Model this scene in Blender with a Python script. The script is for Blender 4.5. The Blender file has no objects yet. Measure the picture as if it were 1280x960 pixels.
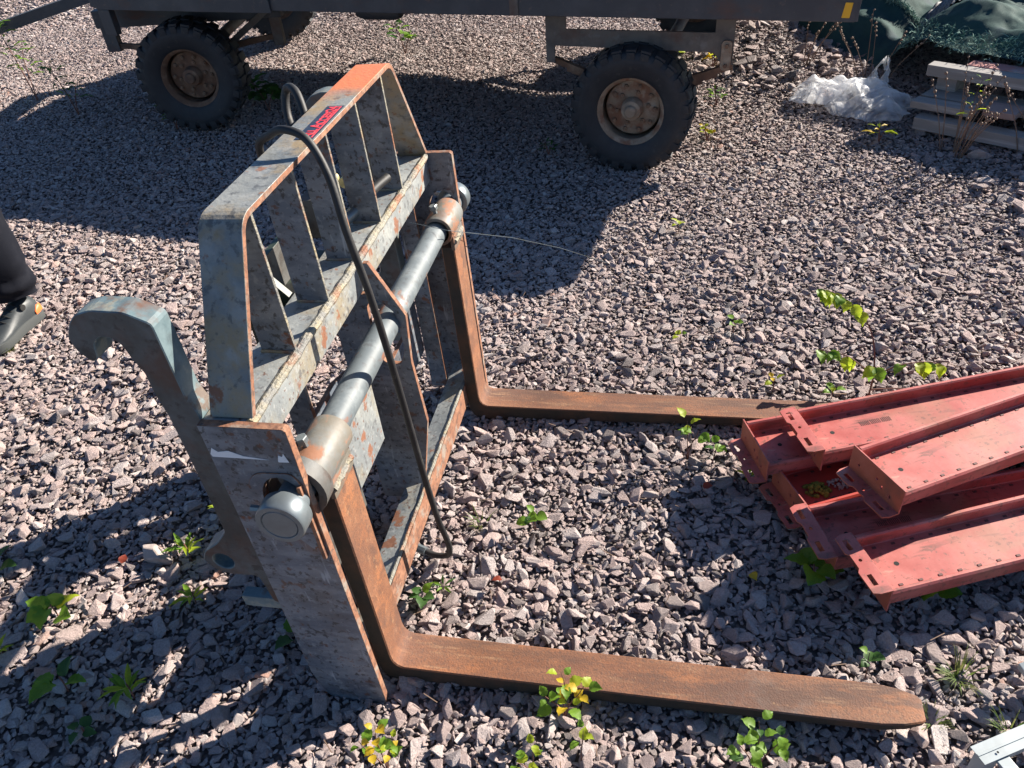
import bpy, bmesh, math, random
import numpy as np
from mathutils import Vector, Matrix, Euler, noise
R = random.Random(7)
sc = bpy.context.scene
col = sc.collection
rad = math.radians

# ------------------------------------------------------------------ camera, sky, sun, exposure
def setup():
    y, p, r = rad(-15.143), rad(-38.3203), rad(-7.2751)
    f = Vector((math.sin(y)*math.cos(p), math.cos(y)*math.cos(p), math.sin(p)))
    rt = Vector((math.cos(y), -math.sin(y), 0)); up = rt.cross(f)
    r2 = rt*math.cos(r)+up*math.sin(r); u2 = -rt*math.sin(r)+up*math.cos(r)
    m = Matrix((r2, u2, -f)).transposed().to_4x4()
    m.translation = (0.6495, -0.9696, 1.7567)
    c = bpy.data.cameras.new('camera'); c.sensor_width = 36; c.lens = 983.712/1280*36
    c.clip_start = .05; c.clip_end = 2000
    o = bpy.data.objects.new('camera', c); o.matrix_world = m; col.objects.link(o); sc.camera = o
    EL, AZ = rad(25.5), rad(41)
    w = bpy.data.worlds.new('World'); sc.world = w; w.use_nodes = True
    nt = w.node_tree; sky = nt.nodes.new('ShaderNodeTexSky'); sky.sky_type = 'NISHITA'; sky.sun_disc = False
    sky.sun_elevation = EL; sky.sun_rotation = math.pi/2-AZ; sky.ozone_density = 6.0; sky.dust_density = .3
    bg = nt.nodes['Background']; bg.inputs[1].default_value = .05
    nt.links.new(sky.outputs[0], bg.inputs[0])
    l = bpy.data.lights.new('sun', 'SUN'); l.energy = 5.0; l.angle = rad(.5); l.color = (1, .915, .80)
    s = bpy.data.objects.new('sun', l); col.objects.link(s)
    d = Vector((math.cos(AZ)*math.cos(EL), math.sin(AZ)*math.cos(EL), math.sin(EL)))
    s.rotation_euler = d.to_track_quat('Z', 'Y').to_euler(); s.location = d*20
    v = sc.view_settings; v.view_transform = 'Standard'; v.look = 'None'; v.gamma = 1; v.exposure = 1.5
    sc.view_settings.use_curve_mapping = False
setup()

# ------------------------------------------------------------------ materials
def mat(name, base, rough=.6, metal=0., mix=(), bump=None, scale_noise=None, spec=.5, subsurf=None, trans=0.):
    """mix: list of (color, noise scale, lo, hi, amount, stretch) layers laid over the base"""
    m = bpy.data.materials.new(name); m.use_nodes = True
    nt = m.node_tree; N = nt.nodes; L = nt.links; b = N['Principled BSDF']
    b.inputs['Roughness'].default_value = rough; b.inputs['Metallic'].default_value = metal
    b.inputs['Specular IOR Level'].default_value = spec
    tc = N.new('ShaderNodeTexCoord')
    rgb = N.new('ShaderNodeRGB'); rgb.outputs[0].default_value = (*base, 1); cur = rgb.outputs[0]
    rcur = None
    for k, ly in enumerate(mix):
        c, s, lo, hi, amt = ly[:5]; st = ly[5] if len(ly) > 5 else (1, 1, 1); ro = ly[6] if len(ly) > 6 else None
        mp = N.new('ShaderNodeMapping'); mp.inputs['Scale'].default_value = st; mp.inputs['Location'].default_value = (k*3.7, k*1.3, k*7.1)
        L.new(tc.outputs['Object'], mp.inputs[0])
        n = N.new('ShaderNodeTexNoise'); n.inputs['Scale'].default_value = s; n.inputs['Detail'].default_value = 8; n.inputs['Roughness'].default_value = .62
        L.new(mp.outputs[0], n.inputs['Vector'])
        mr = N.new('ShaderNodeMapRange'); mr.inputs[1].default_value = lo; mr.inputs[2].default_value = hi; mr.inputs[4].default_value = amt
        L.new(n.outputs[0], mr.inputs[0])
        mx = N.new('ShaderNodeMix'); mx.data_type = 'RGBA'; L.new(mr.outputs[0], mx.inputs[0]); L.new(cur, mx.inputs[6]); mx.inputs[7].default_value = (*c, 1)
        cur = mx.outputs[2]
        if ro is not None:
            mf = N.new('ShaderNodeMix'); mf.data_type = 'FLOAT'; L.new(mr.outputs[0], mf.inputs[0])
            if rcur: L.new(rcur, mf.inputs[2])
            else: mf.inputs[2].default_value = rough
            mf.inputs[3].default_value = ro; rcur = mf.outputs[0]
    L.new(cur, b.inputs['Base Color'])
    if rcur: L.new(rcur, b.inputs['Roughness'])
    if bump:
        n = N.new('ShaderNodeTexNoise'); n.inputs['Scale'].default_value = bump[0]; n.inputs['Detail'].default_value = 6
        L.new(tc.outputs['Object'], n.inputs['Vector'])
        bp = N.new('ShaderNodeBump'); bp.inputs['Strength'].default_value = bump[1]; bp.inputs['Distance'].default_value = bump[2]
        L.new(n.outputs[0], bp.inputs['Height']); L.new(bp.outputs[0], b.inputs['Normal'])
    m['cur'] = 0
    return m
RUST = (.20, .072, .03); DRUST = (.11, .045, .025); BLK = (.04, .042, .045)
M = {}
M['steel'] = mat('weathered_grey_steel', (.22, .235, .235), .5, .0, [
    ((.31, .32, .30), 9, .42, .60, .8), ((.13, .145, .155), 6, .47, .62, .75, (1, 1, .35)), ((.25, .20, .12), 7, .50, .64, .75),
    ((.08, .08, .085), 48, .55, .63, .7), ((.36, .37, .36), 75, .57, .64, .5), (RUST, 13, .60, .64, .9, (1, 1, 1), .85), (DRUST, 60, .60, .66, .85)], (70, .45, .003))
M['steel_dark'] = mat('dull_blue_grey_steel', (.115, .135, .165), .36, .0, [
    ((.085, .075, .068), 3.4, .50, .66, .4, (1.5, 1, .7)), ((.21, .225, .245), 11, .44, .60, .85, (.6, .6, 1.6)), ((.06, .065, .08), 17, .50, .66, .6, (.5, .5, 1.6)),
    ((.13, .10, .075), 5, .53, .68, .45), ((.24, .255, .27), 55, .56, .64, .6), ((.035, .032, .032), 70, .56, .62, .8), (RUST, 15, .62, .66, .85, (1, 1, 1), .85), (DRUST, 30, .60, .65, .8), ((.34, .36, .38), 34, .63, .68, .8, (1, 1, .15))], (55, .5, .003))
M['steel_stain'] = mat('grey_steel_with_ochre_stain', (.22, .225, .21), .45, 0, [
    ((.13, .145, .155), 6, .43, .60, .8), ((.28, .20, .10), 8, .45, .60, .85), ((.27, .275, .265), 14, .5, .62, .7), ((.07, .07, .07), 50, .56, .64, .7), (RUST, 20, .60, .65, .8, (1, 1, 1), .85)], (90, .5, .003))
M['edge'] = mat('rusty_cut_edge', (.23, .10, .055), .85, 0, [((.33, .17, .10), 25, .45, .66, .8), ((.12, .055, .035), 45, .48, .62, .85), ((.25, .225, .19), 16, .53, .64, .8), ((.07, .05, .04), 90, .56, .66, .8)], (150, .5, .002))
M['weld'] = mat('welded_seam', (.23, .215, .17), .6, 0, [((.14, .14, .135), 22, .42, .6, .9), ((.30, .24, .13), 14, .5, .62, .7), (RUST, 9, .53, .62, .9)], (120, .9, .006))
M['tine'] = mat('brown_rusted_forged_steel', (.17, .068, .032), .75, 0, [((.235, .105, .05), 2.2, .45, .62, .7, (.5, 3, 3)), ((.09, .045, .03), 7, .47, .60, .85, (.25, 2.5, 1.5)), ((.30, .115, .045), 9, .52, .62, .8, (.5, 1.5, 1.5)), ((.30, .17, .09), 30, .58, .66, .6, (.2, 2, 1)), 
    ((.15, .062, .035), 5, .42, .65, .8), ((.27, .12, .06), 18, .5, .68, .65, (.3, 1, 1)), ((.09, .05, .035), 160, .5, .62, .6), ((.34, .20, .10), 70, .64, .72, .7), ((.21, .19, .17), 3.3, .62, .74, .45)], (260, .55, .0018))
M['tineside'] = mat('dark_rusty_tine_sides', (.035, .026, .018), .8, 0, [((.085, .04, .02), 8, .46, .64, .8), ((.02, .018, .012), 25, .5, .62, .6)], (120, .4, .002))  # near-black brown for the tine's side faces, darker than its other faces
M['tube'] = mat('galvanised_pipe', (.10, .12, .13), .58, .0, [((.13, .155, .17), 6, .45, .65, .7, (1, .3, 1)), ((.26, .285, .29), 14, .5, .7, .6), (RUST, 9, .59, .64, .85, (1, .6, 1), .85), ((.07, .075, .08), 40, .56, .64, .6)], (60, .25, .001))
M['sleeve'] = mat('worn_painted_sleeve', (.135, .12, .095), .55, .0, [((.15, .075, .045), 7, .46, .58, .85), ((.15, .165, .165), 9, .42, .6, .8), ((.27, .115, .06), 17, .55, .62, .85, (1, .6, 1), .85), ((.15, .12, .09), 30, .6, .7, .7)], (70, .4, .002))
M['zinc'] = mat('bright_zinc', (.17, .20, .215), .36, .45, [((.12, .135, .145), 20, .45, .65, .6), ((.25, .2, .15), 18, .62, .7, .5)])
M['teal'] = mat('faded_teal_paint', (.085, .13, .145), .5, 0, [((.17, .225, .24), 8, .44, .60, .8), ((.30, .30, .24), 20, .55, .63, .7), ((.12, .07, .045), 12, .57, .63, .8), ((.26, .2, .13), 5, .52, .66, .75), (DRUST, 9, .56, .68, .8, (1, 1, 1), .85), ((.06, .08, .09), 14, .58, .68, .6)], (60, .3, .002))
M['hookside'] = mat('brown_grey_scaled_steel', (.085, .085, .08), .6, 0, [((.12, .125, .125), 14, .48, .6, .7), ((.04, .035, .03), 32, .54, .62, .8), ((.055, .045, .038), 6, .45, .65, .8), (DRUST, 8, .5, .64, .6), ((.13, .14, .145), 10, .56, .7, .6)], (80, .4, .002))
M['green'] = mat('green_painted_steel', (.012, .024, .016), .45, 0, [((.05, .055, .03), 10, .55, .7, .6), (DRUST, 14, .6, .7, .6)])
M['brass'] = mat('yellow_fitting', (.55, .47, .22), .4, .3, [((.25, .2, .1), 30, .5, .65, .6)])
M['rubber'] = mat('black_hose_rubber', (.014, .014, .015), .6, 0, [((.04, .04, .038), 14, .5, .7, .8), ((.08, .07, .055), 45, .60, .70, .5)], (200, .2, .001))
M['tyre'] = mat('worn_tyre_rubber', (.016, .018, .022), .65, 0, [((.035, .037, .04), 8, .45, .7, .7), ((.09, .08, .07), 22, .60, .72, .5)], (90, .4, .002))
M['rim'] = mat('rusty_brown_rim', (.16, .085, .05), .8, 0, [((.30, .20, .13), 12, .48, .66, .8), ((.07, .045, .035), 18, .5, .66, .7)], (90, .5, .002))
M['rimpale'] = mat('pale_rusty_rim', (.26, .19, .13), .8, 0, [((.40, .33, .25), 14, .48, .66, .8), ((.20, .08, .04), 12, .5, .62, .8)], (90, .5, .002))
M['chassis'] = mat('dark_trailer_paint', (.045, .048, .055), .55, 0, [((.085, .088, .092), 5, .45, .7, .7), ((.13, .06, .035), 7, .56, .70, .7, (.5, 1, 1), .85), ((.17, .12, .09), 30, .62, .72, .5)], (60, .3, .002))
M['chassis_worn'] = mat('worn_grey_brown_chassis', (.14, .12, .10), .7, 0, [((.07, .06, .055), 8, .45, .65, .8), (DRUST, 6, .5, .66, .7), ((.22, .21, .2), 14, .58, .7, .5)], (60, .3, .002))
M['yellow'] = mat('yellow_reflector', (.80, .42, .02), .4)
M['redpaint'] = mat('faded_red_paint', (.38, .105, .095), .45, 0, [((.46, .165, .145), 4, .42, .68, .8), ((.40, .07, .055), 7, .50, .70, .7), ((.27, .16, .10), 5, .53, .66, .75), ((.14, .065, .05), 22, .60, .70, .8, (.35, 1, 1)), ((.5, .36, .25), 13, .63, .72, .5)], (60, .15, .001))
M['redpaint'] = mat('faded_red_paint', (.40, .088, .075), .45, 0, [((.48, .15, .125), 4, .42, .62, .8), ((.32, .05, .04), 7, .48, .62, .7), ((.29, .14, .085), 5, .54, .66, .55), ((.14, .05, .04), 16, .58, .66, .6, (.3, 1.6, 1)), ((.15, .06, .045), 70, .57, .63, .7), ((.42, .27, .2), 30, .63, .69, .5, (.25, 1, 1))], (60, .2, .001))
M['reddeep'] = mat('deep_red_paint', (.42, .05, .035), .42, 0, [((.26, .045, .035), 6, .45, .68, .7), ((.14, .07, .05), 20, .6, .7, .8)], (60, .15, .001))
M['redrust'] = mat('rust_red_end_plate', (.34, .09, .05), .6, 0, [((.45, .15, .10), 9, .45, .66, .7), ((.13, .06, .045), 11, .54, .68, .7)], (60, .2, .001))
M['black'] = mat('dark_recess', (.012, .012, .012), .9)
M['decal'] = mat('navy_decal', (.02, .028, .05), .4, 0, [((.06, .07, .09), 60, .5, .7, .7)])
M['decalred'] = mat('red_decal_print', (.70, .05, .06), .4, 0, [((.85, .35, .35), 120, .6, .7, .6)])
M['decalgold'] = mat('pale_decal_outline', (.55, .48, .42), .4)
M['paper'] = mat('torn_white_sticker', (.75, .76, .78), .6, 0, [((.5, .5, .5), 40, .6, .7, .5)])
M['denim'] = mat('black_work_trousers', (.009, .010, .015), .9, 0, [((.020, .021, .027), 12, .5, .7, .6)], (350, .3, .001))
M['denim'].node_tree.nodes['Principled BSDF'].inputs['Specular IOR Level'].default_value = .1
M['jacket'] = mat('dark_work_jacket', (.03, .034, .045), .85)
M['skin'] = mat('skin', (.45, .25, .18), .5)
M['hair'] = mat('brown_hair', (.06, .035, .02), .7)
M['shoe'] = mat('dark_grey_shoe_leather', (.03, .036, .04), .5, 0, [((.07, .08, .08), 30, .5, .7, .6)], (120, .3, .001))
M['sole'] = mat('grey_shoe_sole', (.05, .055, .055), .7)
M['orange'] = mat('orange_trim', (.75, .16, .04), .5)
M['plank'] = mat('weathered_grey_board', (.27, .255, .24), .85, 0, [((.22, .20, .19), 5, .45, .62, .8, (.3, 4, 4)), ((.48, .46, .44), 7, .5, .66, .7, (.25, 5, 5))], (60, .3, .002))
M['plankred'] = mat('red_tinted_board', (.42, .18, .16), .8, 0, [((.40, .36, .34), 6, .48, .6, .8)])
M['tile'] = mat('brown_tile', (.27, .19, .17), .7, 0, [((.35, .26, .24), 12, .5, .7, .6)])
M['galv'] = mat('galvanised_sheet', (.30, .34, .355), .5, .2, [((.24, .27, .28), 25, .45, .62, .6), ((.38, .41, .42), 9, .5, .7, .5)])
M['stem'] = mat('reddish_stem', (.16, .07, .05), .7)
M['stalk'] = mat('dry_brown_stalk', (.20, .13, .09), .8)
M['moss'] = mat('yellow_green_moss', (.16, .17, .02), .95, 0, [((.28, .28, .04), 60, .45, .62, .8), ((.06, .07, .03), 30, .55, .68, .8)], (300, 1, .006))
M['rock'] = mat('pale_pinkish_rock', (.34, .28, .25), .9, 0, [((.22, .18, .17), 25, .45, .65, .7), ((.45, .40, .37), 60, .5, .7, .7)], (90, .6, .004))

def leafmat(name, c, c2):
    m = bpy.data.materials.new(name); m.use_nodes = True; nt = m.node_tree; N = nt.nodes; L = nt.links
    b = N['Principled BSDF']; b.inputs['Roughness'].default_value = .5
    tc = N.new('ShaderNodeTexCoord'); n = N.new('ShaderNodeTexNoise'); n.inputs['Scale'].default_value = 30; n.inputs['Detail'].default_value = 4
    L.new(tc.outputs['Object'], n.inputs['Vector'])
    mr = N.new('ShaderNodeMapRange'); mr.inputs[1].default_value = .4; mr.inputs[2].default_value = .68; L.new(n.outputs[0], mr.inputs[0])
    mx = N.new('ShaderNodeMix'); mx.data_type = 'RGBA'; L.new(mr.outputs[0], mx.inputs[0]); mx.inputs[6].default_value = (*c, 1); mx.inputs[7].default_value = (*c2, 1)
    L.new(mx.outputs[2], b.inputs['Base Color'])
    t = N.new('ShaderNodeBsdfTranslucent'); ad = N.new('ShaderNodeMixShader'); ad.inputs[0].default_value = .6
    L.new(mx.outputs[2], t.inputs[0]); L.new(b.outputs[0], ad.inputs[1]); L.new(t.outputs[0], ad.inputs[2]); L.new(ad.outputs[0], N['Material Output'].inputs[0])
    return m
M['leaf'] = leafmat('fresh_green_leaf', (.22, .38, .035), (.12, .27, .03))
M['leafy'] = leafmat('yellowing_leaf', (.48, .55, .035), (.30, .45, .035))
M['leafyel'] = leafmat('yellow_leaf', (.75, .52, .03), (.6, .45, .05))
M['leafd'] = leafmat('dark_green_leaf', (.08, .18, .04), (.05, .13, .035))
M['grass'] = leafmat('grass_blade', (.12, .20, .04), (.25, .25, .09))

# ------------------------------------------------------------------ helpers
def new_obj(name, me, mats=(), parent=None):
    o = bpy.data.objects.new(name, me); col.objects.link(o)
    if me is not None and mats:
        idx = [p.material_index for p in me.polygons]; me.materials.clear()
        for m in (mats if isinstance(mats, (list, tuple)) else [mats]): me.materials.append(M[m] if isinstance(m, str) else m)
        me.polygons.foreach_set('material_index', [min(i, len(me.materials)-1) for i in idx])
    if parent is not None:
        o.parent = parent
    return o
def tag(o, label=None, cat=None, group=None, kind=None):
    if label: o['label'] = label
    if cat: o['category'] = cat
    if group: o['group'] = group
    if kind: o['kind'] = kind
    return o
def thing(name, label, cat, loc=(0, 0, 0), rz=0, group=None):
    o = bpy.data.objects.new(name, None); col.objects.link(o); o.location = loc; o.rotation_euler = (0, 0, rz)
    o.empty_display_size = .1
    return tag(o, label, cat, group)
def shift(me, d):
    me.transform(Matrix.Translation(d)); return me
def bm_mesh(bm, smooth=False, auto=None):
    me = bpy.data.meshes.new('m'); bm.normal_update()
    if auto is not None:
        for e in bm.edges:
            e.smooth = not (len(e.link_faces) == 2 and e.calc_face_angle(0) > rad(auto))
        for f in bm.faces: f.smooth = True
    elif smooth:
        for f in bm.faces: f.smooth = True
    bm.to_mesh(me); bm.free(); return me
AX = {'x': Matrix(((0, 0, 1, 0), (1, 0, 0, 0), (0, 1, 0, 0), (0, 0, 0, 1))),   # 2D (a,b) -> (y,z), thickness along x
      'y': Matrix(((1, 0, 0, 0), (0, 0, 1, 0), (0, 1, 0, 0), (0, 0, 0, 1))),   # 2D (a,b) -> (x,z), thickness along y
      'z': Matrix.Identity(4)}
def extrude2d(outer, holes, t0, t1, axis='y', bevel=.0008, rim=True):
    """outline + holes extruded between t0 and t1 along the axis; faces of the outline -> slot 0, cut edges -> slot 1"""
    cu = bpy.data.curves.new('c', 'CURVE'); cu.dimensions = '2D'; cu.fill_mode = 'BOTH'
    for pts in [outer]+list(holes):
        sp = cu.splines.new('POLY'); sp.points.add(len(pts)-1)
        for q, p in zip(sp.points, pts): q.co = (p[0], p[1], 0, 1)
        sp.use_cyclic_u = True
    cu.extrude = max((t1-t0)/2-bevel, .0001); cu.bevel_depth = bevel; cu.bevel_resolution = 0; cu.offset = -bevel
    o = bpy.data.objects.new('tmp', cu); col.objects.link(o)
    dg = bpy.context.evaluated_depsgraph_get(); me = bpy.data.meshes.new_from_object(o.evaluated_get(dg))
    bpy.data.objects.remove(o); bpy.data.curves.remove(cu)
    bm = bmesh.new(); bm.from_mesh(me); bpy.data.meshes.remove(me)
    bmesh.ops.remove_doubles(bm, verts=bm.verts, dist=1e-5)
    for f in bm.faces:
        f.material_index = 0 if (abs(f.normal.z) > .9 or not rim) else 1
        f.smooth = False
    bmesh.ops.translate(bm, verts=bm.verts, vec=(0, 0, (t0+t1)/2))
    bmesh.ops.transform(bm, matrix=AX[axis], verts=bm.verts)
    bmesh.ops.recalc_face_normals(bm, faces=bm.faces)
    return bm_mesh(bm)
def ell(cx, cy, rx, ry, n=24, rot=0):
    o = []
    for k in range(n):
        a = 2*math.pi*k/n; x, y = rx*math.cos(a), ry*math.sin(a)
        o.append((cx+x*math.cos(rot)-y*math.sin(rot), cy+x*math.sin(rot)+y*math.cos(rot)))
    return o
def rounded(pts, r, seg=4):
    """round the corners of a closed 2D polygon"""
    out = []; n = len(pts)
    for i in range(n):
        p0, p, p1 = Vector(pts[i-1]), Vector(pts[i]), Vector(pts[(i+1) % n])
        rr = r[i] if isinstance(r, (list, tuple)) else r
        a, b = (p0-p), (p1-p); d = min(rr, a.length*.45, b.length*.45)
        if d < 1e-5: out.append(tuple(p)); continue
        A = p+a.normalized()*d; B = p+b.normalized()*d
        for k in range(seg+1):
            t = k/seg; q = (A*(1-t)**2+p*2*t*(1-t)+B*t*t); out.append(tuple(q))
    return out
def box_bm(bm, x0, x1, y0, y1, z0, z1, bevel=0, mi=0, mx=None):
    g = bmesh.ops.create_cube(bm, size=1); vs = g['verts']
    bmesh.ops.scale(bm, vec=(x1-x0, y1-y0, z1-z0), verts=vs); bmesh.ops.translate(bm, vec=((x0+x1)/2, (y0+y1)/2, (z0+z1)/2), verts=vs)
    if mx is not None: bmesh.ops.transform(bm, matrix=mx, verts=vs)
    es = list({e for v in vs for e in v.link_edges}); fs = list({f for v in vs for f in v.link_faces})
    for f in fs: f.material_index = mi
    if bevel: bmesh.ops.bevel(bm, geom=es, offset=bevel, segments=2, affect='EDGES', profile=.7, clamp_overlap=True)
def box(x0, x1, y0, y1, z0, z1, bevel=.002, mx=None):
    bm = bmesh.new(); box_bm(bm, x0, x1, y0, y1, z0, z1, bevel, 0, mx); return bm_mesh(bm)
def catmull(P, n=8):
    P = [Vector(p) for p in P]; out = []
    for i in range(len(P)-1):
        p0 = P[i-1] if i else P[0]*2-P[1]; p1, p2 = P[i], P[i+1]; p3 = P[i+2] if i+2 < len(P) else P[-1]*2-P[-2]
        for k in range(n):
            t = k/n; out.append(.5*((2*p1)+(p2-p0)*t+(2*p0-5*p1+4*p2-p3)*t*t+(3*p1-p0-3*p2+p3)*t**3))
    out.append(P[-1]); return out
def tube_mesh(pts, r, sides=10, smooth=8, rfun=None, caps=True):
    pts = catmull(pts, smooth) if smooth > 1 else [Vector(p) for p in pts]
    bm = bmesh.new(); rings = []; n = len(pts); up = None
    for i, p in enumerate(pts):
        d = (pts[min(i+1, n-1)]-pts[max(i-1, 0)]).normalized()
        if up is None: up = d.orthogonal().normalized()
        up = (up-d*up.dot(d)).normalized(); w = d.cross(up)
        rr = rfun(i/(n-1)) if rfun else r
        rings.append([bm.verts.new(p+(up*math.cos(a)+w*math.sin(a))*rr) for a in [2*math.pi*k/sides for k in range(sides)]])
    for a, b in zip(rings, rings[1:]):
        for k in range(sides): bm.faces.new((a[k], a[(k+1) % sides], b[(k+1) % sides], b[k]))
    if caps:
        bm.faces.new(rings[0][::-1]); bm.faces.new(rings[-1])
    return bm_mesh(bm, auto=40)
def lathe(prof, n=48, axis='y', origin=(0, 0, 0), auto=35, closed=False):
    """prof: (radius, along-axis) pairs"""
    bm = bmesh.new(); rings = []
    for r, h in prof:
        if r < 1e-6: rings.append([bm.verts.new((0, 0, h))]); continue
        rings.append([bm.verts.new((r*math.cos(2*math.pi*k/n), r*math.sin(2*math.pi*k/n), h)) for k in range(n)])
    prs = list(zip(rings, rings[1:]))
    if closed: prs.append((rings[-1], rings[0]))
    for a, b in prs:
        for k in range(n):
            k2 = (k+1) % n
            if len(a) == 1 and len(b) == 1: continue
            if len(a) == 1: bm.faces.new((a[0], b[k], b[k2]))
            elif len(b) == 1: bm.faces.new((a[k], a[k2], b[0]))
            else: bm.faces.new((a[k], a[k2], b[k2], b[k]))
    bmesh.ops.recalc_face_normals(bm, faces=bm.faces)
    bmesh.ops.transform(bm, matrix=AX[axis], verts=bm.verts) if axis != 'z' else None
    bmesh.ops.recalc_face_normals(bm, faces=bm.faces)
    bmesh.ops.translate(bm, verts=bm.verts, vec=origin)
    return bm_mesh(bm, auto=auto)
def roughen(me, amp, sc_):
    for v in me.vertices:
        v.co += noise.noise_vector(v.co*sc_)*amp
    return me

# ------------------------------------------------------------------ the ground
def sstep(a, b, x): 
    t = min(max((x-a)/(b-a), 0), 1); return t*t*(3-2*t)
def H(x, y):
    h = .085*sstep(-.25, -1.1, x)+.045*sstep(-1.2, -2.6, x)
    h += .012*noise.noise(Vector((x*1.1, y*1.1, 0)))+.008*noise.noise(Vector((x*3.1, y*3.1, 4)))
    h += .16*math.exp(-((x-1.25)**2/.25+(y-5.0)**2/.7))
    h += .10*sstep(1.9, 3.2, x)*sstep(1.2, 2.2, y)
    if -.4 < x < 1.3 and -.2 < y < 1.3: h = min(h, .006)
    return h
def Hn(x, y):   # vectorised twin for the gravel points
    return np.array([H(a, b) for a, b in zip(x, y)])

m = bpy.data.materials.new('dark_stony_soil'); m.use_nodes = True
nt = m.node_tree; b = nt.nodes['Principled BSDF']; b.inputs['Roughness'].default_value = .95
tc = nt.nodes.new('ShaderNodeTexCoord'); vo = nt.nodes.new('ShaderNodeTexVoronoi'); vo.inputs['Scale'].default_value = 75
nt.links.new(tc.outputs['Object'], vo.inputs['Vector'])
rp = nt.nodes.new('ShaderNodeValToRGB'); rp.color_ramp.elements[0].color = (.30, .24, .22, 1); rp.color_ramp.elements[1].color = (.11, .09, .085, 1); rp.color_ramp.elements[1].position = .6
nt.links.new(vo.outputs['Distance'], rp.inputs[0]); nt.links.new(rp.outputs[0], b.inputs['Base Color'])
bp_ = nt.nodes.new('ShaderNodeBump'); bp_.invert = True; bp_.inputs['Distance'].default_value = .008; nt.links.new(vo.outputs['Distance'], bp_.inputs['Height']); nt.links.new(bp_.outputs[0], b.inputs['Normal'])
def ground():
    xs = sorted(set([-600, -200, -60, -25]+[round(-14+.12*k, 3) for k in range(0, 185)]+[12, 25, 60, 200, 600]))
    ys = sorted(set([-600, -200, -50, -15, -5]+[round(-2.2+.12*k, 3) for k in range(0, 140)]+[18, 30, 70, 200, 600]))
    V = [(x, y, (H(x, y) if abs(x) < 15 and -3 < y < 16 else .05)-.011) for y in ys for x in xs]; nx = len(xs)
    F = [(j*nx+i, j*nx+i+1, (j+1)*nx+i+1, (j+1)*nx+i) for j in range(len(ys)-1) for i in range(nx-1)]
    me = bpy.data.meshes.new('ground'); me.from_pydata(V, [], F); me.update()
    for p in me.polygons: p.use_smooth = True
    tag(new_obj('ground', me, m), kind='structure')
ground()

def stone_mesh(rng, rough=1.):
    bm = bmesh.new()
    ax = (1, rng.uniform(.52, .95), rng.uniform(.42, .75))
    n = rng.randint(9, 14)
    for _ in range(n):
        v = Vector([rng.gauss(0, 1) for _ in range(3)]).normalized()
        q = 3.2   # super-ellipsoid: blocky
        s = (abs(v.x)**q+abs(v.y)**q+abs(v.z)**q)**(-1/q)*rng.uniform(.82, 1.08)
        bm.verts.new((v.x*s*ax[0], v.y*s*ax[1], v.z*s*ax[2]))
    r = bmesh.ops.convex_hull(bm, input=bm.verts)
    bmesh.ops.delete(bm, geom=[g for g in set(r['geom_interior']+r['geom_unused']) if isinstance(g, bmesh.types.BMVert)], context='VERTS')
    bmesh.ops.dissolve_limit(bm, angle_limit=rad(14), verts=bm.verts, edges=bm.edges)
    bmesh.ops.bevel(bm, geom=list(bm.edges), offset=.05, segments=1, affect='EDGES', profile=.5, clamp_overlap=True)
    bmesh.ops.triangulate(bm, faces=bm.faces)
    return bm_mesh(bm)
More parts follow.
